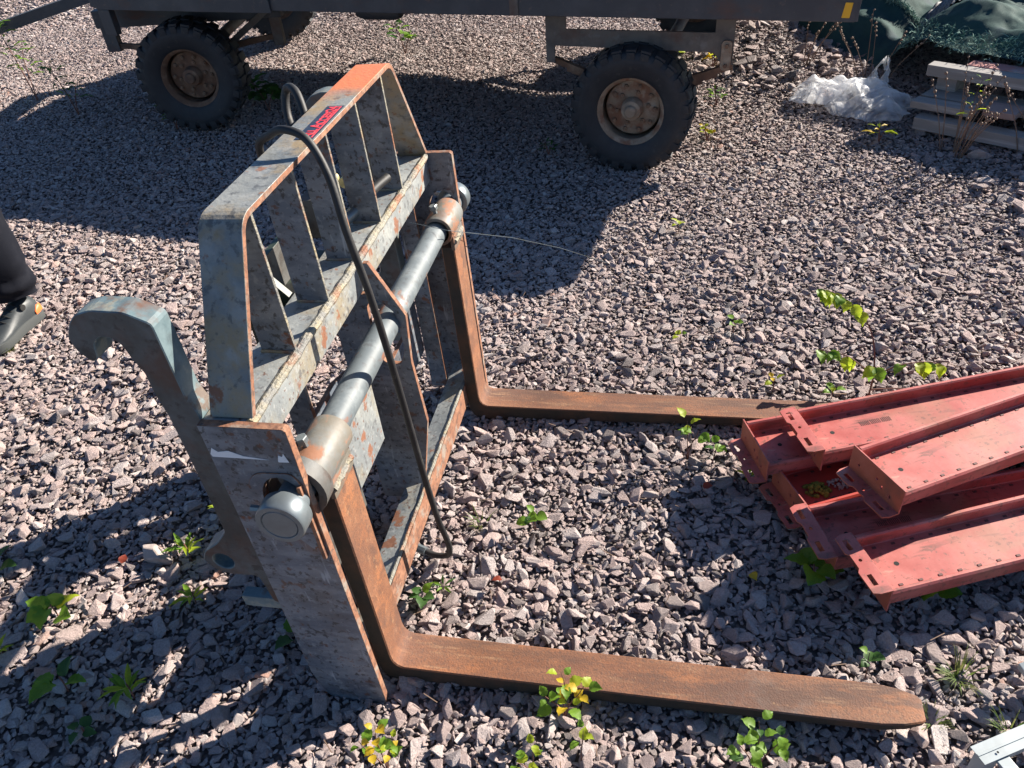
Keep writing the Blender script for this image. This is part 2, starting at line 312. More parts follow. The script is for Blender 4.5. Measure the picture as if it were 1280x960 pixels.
def gravel():
    mm = bpy.data.materials.new('crushed_pinkish_granite'); mm.use_nodes = True
    nt = mm.node_tree; N = nt.nodes; L = nt.links; b = N['Principled BSDF']; b.inputs['Roughness'].default_value = .82
    b.inputs['Specular IOR Level'].default_value = .35
    at = N.new('ShaderNodeAttribute'); at.attribute_type = 'INSTANCER'; at.attribute_name = 'shade'
    rp = N.new('ShaderNodeValToRGB'); cr = rp.color_ramp
    stops = [(0, (.17, .145, .14)), (.12, (.25, .21, .20)), (.35, (.36, .28, .262)), (.55, (.43, .33, .305)), (.72, (.37, .325, .315)), (.86, (.48, .395, .37)), (.95, (.53, .475, .45)), (1, (.42, .26, .21))]
    cr.elements[0].position = 0; cr.elements[0].color = (*stops[0][1], 1); cr.elements[1].position = 1; cr.elements[1].color = (*stops[-1][1], 1)
    for p_, c_ in stops[1:-1]:
        e = cr.elements.new(p_); e.color = (*c_, 1)
    L.new(at.outputs['Fac'], rp.inputs[0])
    tc = N.new('ShaderNodeTexCoord')
    n1 = N.new('ShaderNodeTexNoise'); n1.inputs['Scale'].default_value = 7; n1.inputs['Detail'].default_value = 7; n1.inputs['Roughness'].default_value = .75; n1.noise_dimensions = '4D'
    L.new(tc.outputs['Object'], n1.inputs['Vector'])
    ml = N.new('ShaderNodeMath'); ml.operation = 'MULTIPLY'; ml.inputs[1].default_value = 57; L.new(at.outputs['Fac'], ml.inputs[0]); L.new(ml.outputs[0], n1.inputs['W'])
    mr = N.new('ShaderNodeMapRange'); mr.inputs[1].default_value = .3; mr.inputs[2].default_value = .7; mr.inputs[3].default_value = .6; mr.inputs[4].default_value = 1.35; L.new(n1.outputs[0], mr.inputs[0])
    mx = N.new('ShaderNodeVectorMath'); mx.operation = 'SCALE'; L.new(rp.outputs[0], mx.inputs[0]); L.new(mr.outputs[0], mx.inputs['Scale'])
    L.new(mx.outputs[0], b.inputs['Base Color'])
    bp = N.new('ShaderNodeBump'); bp.inputs['Strength'].default_value = .5; bp.inputs['Distance'].default_value = .12; L.new(n1.outputs[0], bp.inputs['Height']); L.new(bp.outputs[0], b.inputs['Normal'])
    sc_col = bpy.data.collections.new('gravel_stones'); rng = random.Random(11)
    for k in range(22):
        me = stone_mesh(rng); me.materials.append(mm); o = bpy.data.objects.new('stone', me); sc_col.objects.link(o)
    rs = np.random.RandomState(5)
    X, Y, S, Z, K = [], [], [], [], []
    def layer(x0, x1, y0, y1, sp, smin, smax, keep, z, cond=None):
        gx = np.arange(x0, x1, sp); gy = np.arange(y0, y1, sp); a, b_ = np.meshgrid(gx, gy)
        a = a.ravel()+rs.uniform(-.5, .5, a.size)*sp; b_ = b_.ravel()+rs.uniform(-.5, .5, b_.size)*sp
        # the wedge the camera (and a step beside it) can see
        d = b_+.97; c = (a > -.55-1.18*(d+.35)) & (a < 1.75+.52*(d-.2)) & (rs.rand(a.size) < keep)
        if cond is not None: c &= cond(a, b_)
        a, b_ = a[c], b_[c]; s = smin*(smax/smin)**(rs.rand(a.size)**1.5)
        X.append(a); Y.append(b_); S.append(s); Z.append(np.full(a.size, z)+rs.uniform(-.003, .004, a.size))
    near = lambda a, b_: b_ < 2.4
    layer(-5, 5, -.75, .9, .046, .020, .039, .82, .005)
    layer(-5, 5, .9, 2.4, .045, .018, .035, .78, .004)
    layer(-5, 5, -.75, 2.4, .026, .013, .023, .95, -.001)
    layer(-5, 5, -.75, 2.4, .0135, .007, .012, .88, .000)
    layer(-12, 7, 2.4, 6.5, .045, .016, .031, .72, .001)
    layer(-12, 7, 2.4, 6.5, .027, .013, .021, .97, -.001)
    layer(-12, 7, 2.4, 6.0, .021, .008, .013, .85, .003)
    layer(-14, 9, 6.5, 13, .055, .02, .04, .95, .0)
    # coarser stones in the heap at the back right and along the right-hand side
    layer(.6, 2.2, 3.9, 6.2, .07, .03, .06, .6, .012, lambda a, b_: ((a-1.25)**2/.35+(b_-5.0)**2/.8) < 1.2)
    layer(1.0, 3.8, 1.3, 4.2, .10, .026, .055, .55, .008, lambda a, b_: a > 1.55+.28*(4-b_))
    layer(-2.9, -.9, .5, 1.95, .085, .026, .05, .42, .008)
    X, Y, S, Z = map(np.concatenate, (X, Y, S, Z)); n = X.size
    Zh = Hn(X, Y)+Z
    rot = np.stack([rs.normal(0, .27, n), rs.normal(0, .27, n), rs.uniform(0, 6.283, n)], 1)
    scl = np.stack([S, S*rs.uniform(.8, 1.05, n), S*rs.uniform(.55, .85, n)], 1)
    patch = np.array([noise.noise(Vector((x*.8, y*.8, 9))) for x, y in zip(X, Y)])
    sh = np.clip(rs.beta(2.2, 1.9, n)+.16*patch, 0, 1)
    me = bpy.data.meshes.new('gravel'); me.from_pydata(np.stack([X, Y, Zh], 1).tolist(), [], [])
    a = me.attributes.new('rot', 'FLOAT_VECTOR', 'POINT'); a.data.foreach_set('vector', rot.ravel().astype(np.float32))
    a = me.attributes.new('scl', 'FLOAT_VECTOR', 'POINT'); a.data.foreach_set('vector', scl.ravel().astype(np.float32))
    a = me.attributes.new('shade', 'FLOAT', 'POINT'); a.data.foreach_set('value', sh.astype(np.float32))
    a = me.attributes.new('idx', 'INT', 'POINT'); a.data.foreach_set('value', rs.randint(0, 22, n).astype(np.int32))
    o = new_obj('gravel', me); tag(o, 'pinkish grey crushed granite gravel spread over the whole yard', 'gravel', kind='stuff')
    ng = bpy.data.node_groups.new('gravel', 'GeometryNodeTree')
    ng.interface.new_socket('Geometry', in_out='INPUT', socket_type='NodeSocketGeometry'); ng.interface.new_socket('Geometry', in_out='OUTPUT', socket_type='NodeSocketGeometry')
    gi = ng.nodes.new('NodeGroupInput'); go = ng.nodes.new('NodeGroupOutput')
    ip = ng.nodes.new('GeometryNodeInstanceOnPoints'); ci = ng.nodes.new('GeometryNodeCollectionInfo')
    ci.inputs['Collection'].default_value = sc_col; ci.inputs['Separate Children'].default_value = True; ci.inputs['Reset Children'].default_value = True
    def na(nm, ty):
        q = ng.nodes.new('GeometryNodeInputNamedAttribute'); q.data_type = ty; q.inputs['Name'].default_value = nm; return q.outputs['Attribute']
    e2r = ng.nodes.new('FunctionNodeEulerToRotation'); l = ng.links
    l.new(na('rot', 'FLOAT_VECTOR'), e2r.inputs[0]); l.new(gi.outputs[0], ip.inputs['Points']); l.new(ci.outputs[0], ip.inputs['Instance'])
    ip.inputs['Pick Instance'].default_value = True; l.new(na('idx', 'INT'), ip.inputs['Instance Index'])
    l.new(e2r.outputs[0], ip.inputs['Rotation']); l.new(na('scl', 'FLOAT_VECTOR'), ip.inputs['Scale']); l.new(ip.outputs[0], go.inputs[0])
    md = o.modifiers.new('gravel', 'NODES'); md.node_group = ng
    print('gravel stones', n)
gravel()

# ------------------------------------------------------------------ pallet fork attachment
def fork_frame():
    T = thing('pallet_fork', 'grey and rusty pallet fork attachment standing upright on the gravel with two long brown tines', 'pallet fork')
    P = lambda n, me, mats, par=T: new_obj(n, me, mats, par)
    SP = ['steel_dark', 'edge']
    # side plates
    prof = [(-.18, .10), (-.165, .02), (-.145, -.02), (-.01, -.02), (-.01, .886), (-.016, .891), (-.18, .891)]
    hole = [ell(-.060, .712, .044, .062)]
    stain = M['steel_dark'].copy(); stain.name = 'dull_blue_grey_steel_rusty_round_the_pin'
    nt = stain.node_tree; b = nt.nodes['Principled BSDF']; src = b.inputs['Base Color'].links[0].from_socket
    tc = nt.nodes.new('ShaderNodeTexCoord'); dn = nt.nodes.new('ShaderNodeVectorMath'); dn.operation = 'DISTANCE'; dn.inputs[1].default_value = (-.035, -.06, .665); nt.links.new(tc.outputs['Object'], dn.inputs[0])
    nz = nt.nodes.new('ShaderNodeTexNoise'); nz.inputs['Scale'].default_value = 22; nz.inputs['Detail'].default_value = 6; nt.links.new(tc.outputs['Object'], nz.inputs['Vector'])
    ma = nt.nodes.new('ShaderNodeMath'); ma.operation = 'MULTIPLY_ADD'; ma.inputs[1].default_value = .10; nt.links.new(nz.outputs[0], ma.inputs[0]); nt.links.new(dn.outputs['Value'], ma.inputs[2])
    g = nt.nodes.new('ShaderNodeMapRange'); g.inputs[1].default_value = .15; g.inputs[2].default_value = .115; g.inputs[4].default_value = .85; nt.links.new(ma.outputs[0], g.inputs[0])
    mx = nt.nodes.new('ShaderNodeMix'); mx.data_type = 'RGBA'; nt.links.new(g.outputs[0], mx.inputs[0]); nt.links.new(src, mx.inputs[6]); mx.inputs[7].default_value = (.14, .055, .028, 1); nt.links.new(mx.outputs[2], b.inputs['Base Color'])
    P('side_plate', extrude2d(prof, hole, -.063, -.045, 'y'), [stain, 'edge'])
    for y0 in (-.0445,): P('hole_dark_backing', lathe([(.050, y0), (.066, y0), (.066, y0+.034), (.050, y0+.034)], 32, 'y', (-.052, 0, .715), closed=True), 'hookside')  # added ring behind the plate hole, keeps it dark around the pipe
    P('side_plate', extrude2d(prof, hole, 1.125, 1.143, 'y'), SP)
    for y0, y1 in ((-.069, -.063), (1.143, 1.149)):      # oval boss round the pipe end, and the thin stop strip
        P('slot_boss', extrude2d(rounded([(-.13, .745), (-.105, .782), (-.03, .785), (-.018, .765), (-.018, .60), (-.035, .565), (-.06, .60), (-.10, .63)], .02, 4), [ell(-.060, .712, .0445, .0625)], y0+.003 if y0 < 0 else y0, y1-.003 if y0 > 0 else y1, 'y'), SP)
        P('stop_strip', box(-.024, -.016, y0-.004 if y0 < 0 else y0, y1+.004 if y0 > 0 else y1, .555, .757, .001), 'edge')
    # beams
    bm = bmesh.new(); box_bm(bm, -.185, -.0845, -.045, 1.125, .805, .886, .012)
    P('top_box_beam', bm_mesh(bm, auto=50), 'steel')
    pts = [(-.0880, -.04+.02*k, .8815) for k in range(59)]
    me = tube_mesh([(x+R.uniform(-.001, .001), y, z+R.uniform(-.001, .001)) for x, y, z in pts], .0095, 8, 1, lambda t: .0095+.0028*noise.noise(Vector((t*60, 3, 1))))
    P('weld_bead', me, 'weld')
    prof = rounded([(-.112, .135), (-.046, .150), (-.043, .142), (-.043, .07), (-.052, .07), (-.052, .137), (-.110, .124)], .0015, 2)
    P('lower_beam', extrude2d(prof, [], -.045, 1.125, 'y', .0005, False), 'steel')
    me = tube_mesh([(-.0465+R.uniform(-.001, .001), -.04+.02*k, .150) for k in range(58)], .006, 8, 1, lambda t: .005+.0025*noise.noise(Vector((t*70, 9, 1))))
    P('weld_bead', me, 'weld')
    P('lower_front_strip', box(-.0425, -.040, -.044, 1.124, .07, .147, .001), 'edge')
    # arch: one bent flat bar
    mid = [(-.030, .886), (.138, 1.19), (.971, 1.19), (1.130, .886)]
    def offset(pl, d):
        out = []
        for i, p in enumerate(pl):
            p = Vector(p); a = (Vector(pl[max(i, 1)])-Vector(pl[max(i, 1)-1])).normalized(); b_ = (Vector(pl[min(i+1, len(pl)-1)])-Vector(pl[min(i+1, len(pl)-1)-1])).normalized()
            na_, nb = Vector((-a.y, a.x)), Vector((-b_.y, b_.x)); nn = (na_+nb).normalized(); out.append(tuple(p+nn*d/max(nn.dot(na_), .3)))
        return out
    def roundopen(pl, r, seg=6):
        out = [pl[0]]
        for i in (1, 2):
            p0, p, p1 = map(Vector, (pl[i-1], pl[i], pl[i+1])); A = p+(p0-p).normalized()*r; B = p+(p1-p).normalized()*r
            for k in range(seg+1):
                t = k/seg; out.append(tuple(A*(1-t)**2+p*2*t*(1-t)+B*t*t))
        return out+[pl[3]]
    outer = roundopen(offset(mid, .006), .032); inner = roundopen(offset(mid, -.006), .024)
    me = extrude2d(outer+inner[::-1], [], -.168, -.084, 'x', .0008)
    # the flat sides of the bar are its rims here: swap the slots so that the front and back edges are rusty
    for p in me.polygons: p.material_index = 1-p.material_index
    arch_m = M['steel_stain'].copy(); arch_m.name = 'grey_steel_with_orange_primer_end'
    nt = arch_m.node_tree; b = nt.nodes['Principled BSDF']; lk = b.inputs['Base Color'].links[0]; src = lk.from_socket
    tc = nt.nodes.new('ShaderNodeTexCoord'); sx = nt.nodes.new('ShaderNodeSeparateXYZ'); nt.links.new(tc.outputs['Object'], sx.inputs[0])
    nz = nt.nodes.new('ShaderNodeTexNoise'); nz.inputs['Scale'].default_value = 9; nt.links.new(tc.outputs['Object'], nz.inputs['Vector'])
    mm = nt.nodes.new('ShaderNodeMath'); mm.operation = 'MULTIPLY_ADD'; mm.inputs[1].default_value = .16; nt.links.new(nz.outputs[0], mm.inputs[0]); nt.links.new(sx.outputs[1], mm.inputs[2])
    g = nt.nodes.new('ShaderNodeMapRange'); g.inputs[1].default_value = .79; g.inputs[2].default_value = .87; g.inputs[4].default_value = .95; nt.links.new(mm.outputs[0], g.inputs[0])
    mx = nt.nodes.new('ShaderNodeMix'); mx.data_type = 'RGBA'; zz = nt.nodes.new('ShaderNodeMath'); zz.operation = 'GREATER_THAN'; zz.inputs[1].default_value = 1.178; nt.links.new(sx.outputs[2], zz.inputs[0])
    z2 = nt.nodes.new('ShaderNodeMath'); z2.operation = 'MULTIPLY'; nt.links.new(zz.outputs[0], z2.inputs[0]); nt.links.new(g.outputs[0], z2.inputs[1]); nt.links.new(z2.outputs[0], mx.inputs[0]); nt.links.new(src, mx.inputs[6]); mx.inputs[7].default_value = (.60, .17, .06, 1); nt.links.new(mx.outputs[2], b.inputs['Base Color'])
    arch = P('guard_arch', me, [arch_m, 'edge'])
    # five upright bars of the guard
    for yf in (.170, .350, .528, .711, .896):
        pr_ = [(-.160, .886), (-.0865, .886), (-.0865, 1.183), (-.160, 1.183)]
        me = extrude2d(pr_, [], yf-.004, yf+.004, 'y', .0008)
        P('guard_bar', me, ['steel_dark', 'weld'])
        P('weld_bead', tube_mesh([(-.16+.0125*k, yf-.005+R.uniform(-.0015, .0015), .8875) for k in range(7)], .004, 6, 1), 'weld')
    # decal on the arch
    z = 1.1965
    P('decal', box(-.129, -.0885, .468, .657, z, z+.0006, 0), 'decal', arch)
    def text(body, x, y, size, mname, ex, off, dz):
        cu = bpy.data.curves.new('t', 'FONT'); cu.body = body; cu.size = size; cu.extrude = ex; cu.offset = off; cu.small_caps_scale = .8; cu.space_character = .93
        for i, ch in enumerate(body):
            if ch.islower(): cu.body_format[i].use_small_caps = True
        o = bpy.data.objects.new('t', cu); col.objects.link(o); dg = bpy.context.evaluated_depsgraph_get(); dg.update()
        me = bpy.data.meshes.new_from_object(o.evaluated_get(dg)); bpy.data.objects.remove(o)
        w = max(v.co.x for v in me.vertices)
        me.transform(Matrix.Translation((x, y, dz)) @ Matrix.Rotation(rad(90), 4, 'Z') @ Matrix.Diagonal((.178/w, 1, 1, 1)))
        return me
    P('lettering', text('All Access24', -.0975, .474, .034, 'decalred', .0002, .0007, z+.0010), 'decalred', arch)
    P('underline', box(-.0955, -.0930, .476, .652, z+.0008, z+.0012, 0), 'decalred', arch)
    # centre plate with slotted hole
    prof = [(-.18, .800), (-.075, .800), (-.07, .884), (-.058, .884), (.008, .742), (-.004, .60), (.004, .402), (-.043, .170), (-.112, .135), (-.112, .10), (-.18, .10)]
    P('centre_plate', extrude2d(prof, [rounded([(-.085, .80-.03), (-.060, .79), (-.018, .75), (-.013, .64), (-.032, .592), (-.075, .598), (-.088, .66)], .012, 3)], .512, .526, 'y'), ['steel_dark', 'edge'])
    # rear uprights and hitch plates
    P('hitch_plate', extrude2d([(.06, .31), (.545, .31), (.545, .56), (.42, .60), (.06, .60)], [], -.188, -.176, 'x'), SP)
    P('stiffener_plate', extrude2d([(.115, .424), (.42, .422), (.425, .60), (.115, .60)], [], -.094, -.082, 'x'), ['steel', 'edge'])
    P('hitch_plate', extrude2d([(.60, .25), (1.03, .25), (1.03, .48), (.95, .48), (.93, .40), (.60, .40)], [], -.188, -.176, 'x'), SP)
    for y in (.075, .205, .735, 1.035):
        zt_ = .42 if y == .735 else .803
        P('rear_upright', extrude2d([(-.174, .10), (-.118, .10), (-.118, zt_), (-.174, zt_)], [], y-.006, y+.006, 'y'), SP)
    P('rear_sun_blocker', box(-.262, -.250, .055, .52, .0, .225, .002), 'hookside')  # added bar that blocks low sun and keeps the gravel behind dark
    # hooks (Euro type) with lower eye
    hk = [(-.370, 1.032), (-.350, 1.006), (-.334, 1.014), (-.328, 1.046), (-.31, 1.063), (-.289, 1.062), (-.274, 1.048), (-.268, 1.019), (-.256, .987), (-.257, .945), (-.25, .883), (-.25, .70),
          (-.252, .57), (-.285, .53), (-.325, .50), (-.338, .47), (-.322, .44), (-.285, .428), (-.222, .430), (-.212, .34), (-.186, .34), (-.186, .90), (-.197, .934), (-.197, 1.092), (-.243, 1.114), (-.305, 1.116), (-.338, 1.106), (-.356, 1.088), (-.374, 1.058)]
    for y0 in (-.040, 1.0):
        P('hitch_hook', extrude2d(rounded(hk, .008, 2), [ell(-.290, .472, .024, .024)], y0, y0+.048, 'y', .002), ['hookside', 'teal'])
        P('rear_gusset', box(-.30, -.20, y0+.01, y0+.038, .30, .335, .003), 'teal')
    # pipe, end caps
    ax = (-.043, .718)
    P('cross_pipe', lathe([(.0, 1.19), (.030, 1.19), (.032, 1.188), (.032, -.11), (.028, -.112), (0, -.112)], 40, 'y', (ax[0], 0, ax[1])), 'tube')
    for s, yb in ((-1, -.064), (1, 1.144)):
        pr_ = [(.0325, yb+s*.024), (.0455, yb+s*.024), (.0475, yb+s*.027), (.0475, yb+s*.063), (.0455, yb+s*.066), (.036, yb+s*.066), (.0345, yb+s*.0635), (.033, yb+s*.0655), (0, yb+s*.0655)]
        c = P('pipe_collar', lathe(pr_, 40, 'y', (ax[0], 0, ax[1])), 'zinc')
        P('grub_screw', lathe([(0, 0), (.007, 0), (.006, .018), (0, .018)], 6, 'x', (-.103, yb+s*.045, .735)), 'zinc', c)
    # tines: shank and blade are one forging
    def tine(y0):
        inn = [(0, .66), (0, .45), (0, .25), (0, .098), (.003, .078), (.011, .064), (.025, .056), (.2, .055), (.5, .055), (.8, .055), (1.05, .055), (1.11, .055), (1.16, .054), (1.195, .052), (1.203, .050)]
        out = [(-.040, .66), (-.040, .45), (-.040, .25), (-.040, .07), (-.037, .035), (-.025, .010), (-.002, .0), (.2, .004), (.5, .012), (.8, .020), (1.05, .028), (1.11, .030), (1.16, .033), (1.195, .037), (1.203, .042)]
        hw = [.05]*10+[.05, .0495, .043, .032, .026]
        bm = bmesh.new(); rings = []
        for (xi, zi), (xo, zo), w in zip(inn, out, hw):
            c = .003
            a, b_ = Vector((xi, 0, zi)), Vector((xo, 0, zo)); n_ = (b_-a).normalized()
            Y = lambda p, d, yy: bm.verts.new((p.x+n_.x*d, y0+.05+yy, p.z+n_.z*d))
            rings.append([Y(a, 0, -w+c), Y(a, 0, w-c), Y(a, c, w), Y(b_, -c, w), Y(b_, 0, w-c), Y(b_, 0, -w+c), Y(b_, -c, -w), Y(a, c, -w)])
        for r0, r1 in zip(rings, rings[1:]):
            for k in range(8): bm.faces.new((r0[k], r0[(k+1) % 8], r1[(k+1) % 8], r1[k]))
        bm.faces.new(rings[0][::-1]); bm.faces.new(rings[-1]); bmesh.ops.recalc_face_normals(bm, faces=bm.faces)
        bm.normal_update()
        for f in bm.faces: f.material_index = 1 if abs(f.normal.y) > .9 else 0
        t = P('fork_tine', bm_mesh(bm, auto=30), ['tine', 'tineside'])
        s0, s1 = (y0-.035, y0+.122) if y0 < .5 else (y0-.022, y0+.112)
        cx, cz = -.036, .722
        pr_ = [(.0345, s0), (.043, s0), (.0445, s0+.003), (.0445, s1-.003), (.043, s1), (.0345, s1)]
        P('hanger_sleeve', lathe(pr_, 40, 'y', (cx, 0, cz), closed=True), 'sleeve', t)
        me = box(-.008, .0025, y0-.001, y0+.101, .652, .695, .002); P('hanger_tab', me, 'sleeve', t)
        P('weld_bead', tube_mesh([(.001+R.uniform(-.002, .002), y0+.004+.0092*k, .676+R.uniform(-.002, .002)) for k in range(11)], .008, 8, 1), 'weld', t)
        by = y0+.028 if y0 < .5 else y0+.012
        bo = P('lock_bolt', lathe([(0, 0), (.006, 0), (.006, .016), (.0125, .016), (.0125, .027), (.011, .029), (0, .029)], 6, 'z', auto=20), 'zinc', t)
        bo.location = (cx-.006, by, cz+.040); bo.rotation_euler = (0, rad(-10), .3)
    tine(0.0); tine(.984)
    # torn sticker remains on the near plate
    y = -.0634
    for q in ([(-.177, .823), (-.170, .838), (-.160, .829), (-.138, .833), (-.112, .822), (-.062, .816), (-.175, .816)], [(-.045, .816), (-.041, .829), (-.034, .826), (-.030, .834), (-.024, .813), (-.045, .812)]):
        P('torn_sticker', extrude2d(q, [], y-.0006, y, 'y', .0001, False), 'paper')
    # coupler bracket and hydraulic fittings behind the guard
    P('coupler_bracket', extrude2d([(.30, .80), (.62, .80), (.62, .93), (.58, .955), (.34, .955), (.30, .93)], [], -.262, -.246, 'x'), ['hookside', 'green'])
    P('coupler_bracket', extrude2d([(-.262, .80), (-.186, .80), (-.186, .86), (-.262, .95), (-.31, .95), (-.34, .91), (-.30, .86)], [ell(-.300, .915, .014, .014, 16)], .38, .40, 'y'), ['green', 'green'])
    P('coupler_tray', box(-.245, -.186, .30, .62, .845, .858, .002), 'green')
    P('valve_block', box(-.235, -.19, .60, .70, .90, 1.0, .004), 'hookside')
    for y, z_ in ((.645, 1.02), (.69, .985), (.80, .95)):
        c = P('quick_coupler', lathe([(0, 0), (.014, 0), (.014, .03), (.010, .032), (.010, .055), (.012, .056), (.012, .07), (0, .07)], 16, 'y', (-.205, y, z_)), 'brass')
    P('hydraulic_hose', tube_mesh([(-.212, .70, .95), (-.23, .68, 1.08), (-.275, .74, 1.15), (-.27, .76, 1.205), (-.225, .72, 1.20), (-.19, .66, 1.10), (-.19, .63, .98), (-.20, .62, .86), (-.22, .58, .82)], .0098, 12), 'rubber')
    ho = P('hydraulic_hose', tube_mesh([(-.21, .55, .88), (-.21, .53, .98), (-.215, .49, 1.09), (-.20, .45, 1.19), (-.158, .43, 1.222), (-.115, .415, 1.238), (-.065, .40, 1.222), (-.025, .37, 1.16), (.0, .335, 1.06), (.02, .325, .93), (.03, .325, .78), (.035, .33, .60), (.04, .335, .40), (.045, .345, .22), (.055, .355, .10), (.045, .36, .045), (.005, .365, .032), (-.03, .375, .034)], .0083, 12), 'rubber')
    P('hose_fitting', tube_mesh([(-.025, .373, .034), (-.07, .39, .034)], .0125, 8, 1), 'zinc', ho)
    h2 = P('hydraulic_hose', tube_mesh([(-.15, .715, .915), (-.13, .80, .93), (-.11, .865, .935)], .012, 12), 'rubber')
    P('hose_ferrule', tube_mesh([(-.178, .655, .905), (-.15, .718, .915)], .016, 12, 1), 'zinc', h2)
    return T
fork_frame()
o = new_obj('thin_wire', tube_mesh([(-.1, .93, .771), (.011, .92, .751), (.053, 1.488, .42), (.168, 1.807, .2), (.342, 1.973, .035)], .0009, 5, 1), 'zinc')
tag(o, 'thin pale wire stretched across the gravel from behind the far side plate', 'wire')
o.hide_render = False

# ------------------------------------------------------------------ red rack beams
def sheet(poly, t=.0022):
    """open 2D polyline -> closed outline with thickness t"""
    up, dn = [], []
    n = len(poly)
    for i, p in enumerate(poly):
        a = (Vector(poly[min(i+1, n-1)])-Vector(poly[max(i-1, 0)])).normalized(); nn = Vector((-a.y, a.x)); p = Vector(p)
        up.append(tuple(p+nn*t/2)); dn.append(tuple(p-nn*t/2))
    return up+dn[::-1]
M['reddirt'] = mat('dark_red_grime', (.10, .035, .03), .7)
def rack_beam(label, x, y, z, ang, flip, length=2.0, W=.185, depth=.060, extra=None, web='redpaint', tilt=0., roll=0.):
    """local x along the beam, y = 0 at the back (far) edge going negative to the near edge, z = 0 at the top"""
    T = thing('rack_beam', label, 'steel beam', (x, y, z), rad(ang), 'red steel rack beams piled on the gravel')
    T.rotation_euler = (rad(roll), rad(tilt), rad(ang))
    w = W-.016; b0 = -.008
    ridge = [(b0, -depth), (b0, -.003), (b0-.003, 0), (b0-.010, 0), (b0-.013, -.003), (b0-.013, -.034), (b0-.016, -.037)]
    front = [(b0-w+.016, -.037), (b0-w+.013, -.034), (b0-w+.013, -.024), (b0-w+.010, -.020), (b0-w+.004, -.020), (b0-w, -.024), (b0-w, -depth)]
    p = sheet(ridge+front)
    P = lambda n, me, mats, par=T: new_obj(n, me, mats, par)
    me = extrude2d([(a, b_) for a, b_ in p], [], .004, length, 'x', .0003, False)
    body = P('channel', me, [web])
    # clinch marks along both edges of the web
    bm = bmesh.new(); k = 0; xx = .05
    while xx < length-.05:
        for yy in (b0-.026, b0-w+.026):
            box_bm(bm, xx-.005, xx+.005, yy-.003, yy+.003, -.0365, -.0345, 0)
        xx += .052
    c = P('clinch_row', bm_mesh(bm), 'reddirt', body); c['kind'] = 'stuff'
    P('bolt_hole', lathe([(0, -.0356), (.0065, -.0356)], 14, 'z', (.075, b0-w*.5, 0)), 'black', body)
    # end connector: upright plate with holes + flange with hooks slots pointing outwards
    holes = [ell(-.030, -.045, .004, .004, 10), ell(-.095, -.036, .004, .004, 10), ell(-.115, -.048, .004, .006, 10), ell(-.145, -.055, .004, .006, 10)]
    pl = [(.002, 0), (-W, 0), (-W, -.078), (.002, -.078)]
    mx = extrude2d(pl, holes, -.002, .002, 'x', .0004)
    P('end_plate', mx, ['redrust', 'redpaint'])
    zf = 0.0 if flip else -.078
    s1 = [(-.034, -.020), (-.026, -.018), (-.030, -.056), (-.038, -.058)]; s2 = [(-.034, -.128), (-.026, -.126), (-.030, -.164), (-.038, -.166)]
    fl = [(.002, .002), (-.030, .002), (-.047, -.006), (-.048, -.055), (-.040, -.064), (-.040, -.105), (-.048, -.116), (-.047, -W+.006), (-.030, -W), (.002, -W)]
    s1 = [(-.034, -.018), (-.022, -.018), (-.022, -.050), (-.034, -.050)]; s2 = [(-.034, -.128), (-.022, -.128), (-.022, -.160), (-.034, -.160)]
    P('hook_flange', extrude2d(fl, [s1, s2, ell(-.024, -.084, .0045, .0045, 10)], zf-.002, zf+.002, 'z', .0004), ['redpaint', 'redrust'])
    if extra == 'label':
        bm = bmesh.new()
        for g in range(3):
            for k in range(6): box_bm(bm, .165+.032*g+.0050*k, .1668+.032*g+.0050*k, b0-w*.40-.014, b0-w*.40+.004, -.0357, -.0352, 0)
        P('stamped_mark', bm_mesh(bm), 'reddirt', body)['kind'] = 'stuff'
    return T
rack_beam('faded red rack beam on top of the pile at the back, with a dark stamped mark on its web', .985, .868, .205, 20.5, True, 2.0, extra='label')
rack_beam('dusty red rack beam whose holed end plate reaches farthest left, over the far fork tine', .848, .862, .155, 19.5, False, 2.1)
rack_beam('pink red rack beam lying diagonally across the top of the pile with a clean end plate', 1.112, .655, .265, 31, False, 1.9, tilt=2.0)
rack_beam('red rack beam at the bottom of the pile with moss growing in its left end', .934, .735, .105, 25, False, 1.9, web='reddeep', W=.175)
rack_beam('red rack beam in shade under the diagonal one, slotted flange half lit at its left end', 1.000, .576, .115, 19, True, 2.0, extra='label')
rack_beam('nearest red rack beam with brown dirt along its web and a slotted flange at its left end', 1.095, .462, .140, 22.5, True, 2.0)
def clump(name, x, y, z, rx, ry, h, mname, label, cat, n=60, rng=random.Random(3)):
    bm = bmesh.new()
    for _ in range(n):
        a = rng.uniform(0, 6.28); r = math.sqrt(rng.random()); s = rng.uniform(.15, .3)*min(rx, ry)
        g = bmesh.ops.create_icosphere(bm, subdivisions=1, radius=s)
        bmesh.ops.translate(bm, verts=g['verts'], vec=(r*rx*math.cos(a), r*ry*math.sin(a), h*(1-r*r)*rng.uniform(.5, 1)))
    me = bm_mesh(bm); roughen(me, .003, 90)
    o = new_obj(name, me, mname); o.location = (x, y, z); return tag(o, label, cat)
clump('moss', 1.045, .672, .070, .035, .026, .022, 'moss', 'clump of yellow green moss sitting in the left end of a red beam', 'moss')
clump('moss', 1.105, .700, .070, .030, .020, .014, 'rock', 'grey lichen and grit beside the yellow green moss on a red beam', 'lichen', 40)

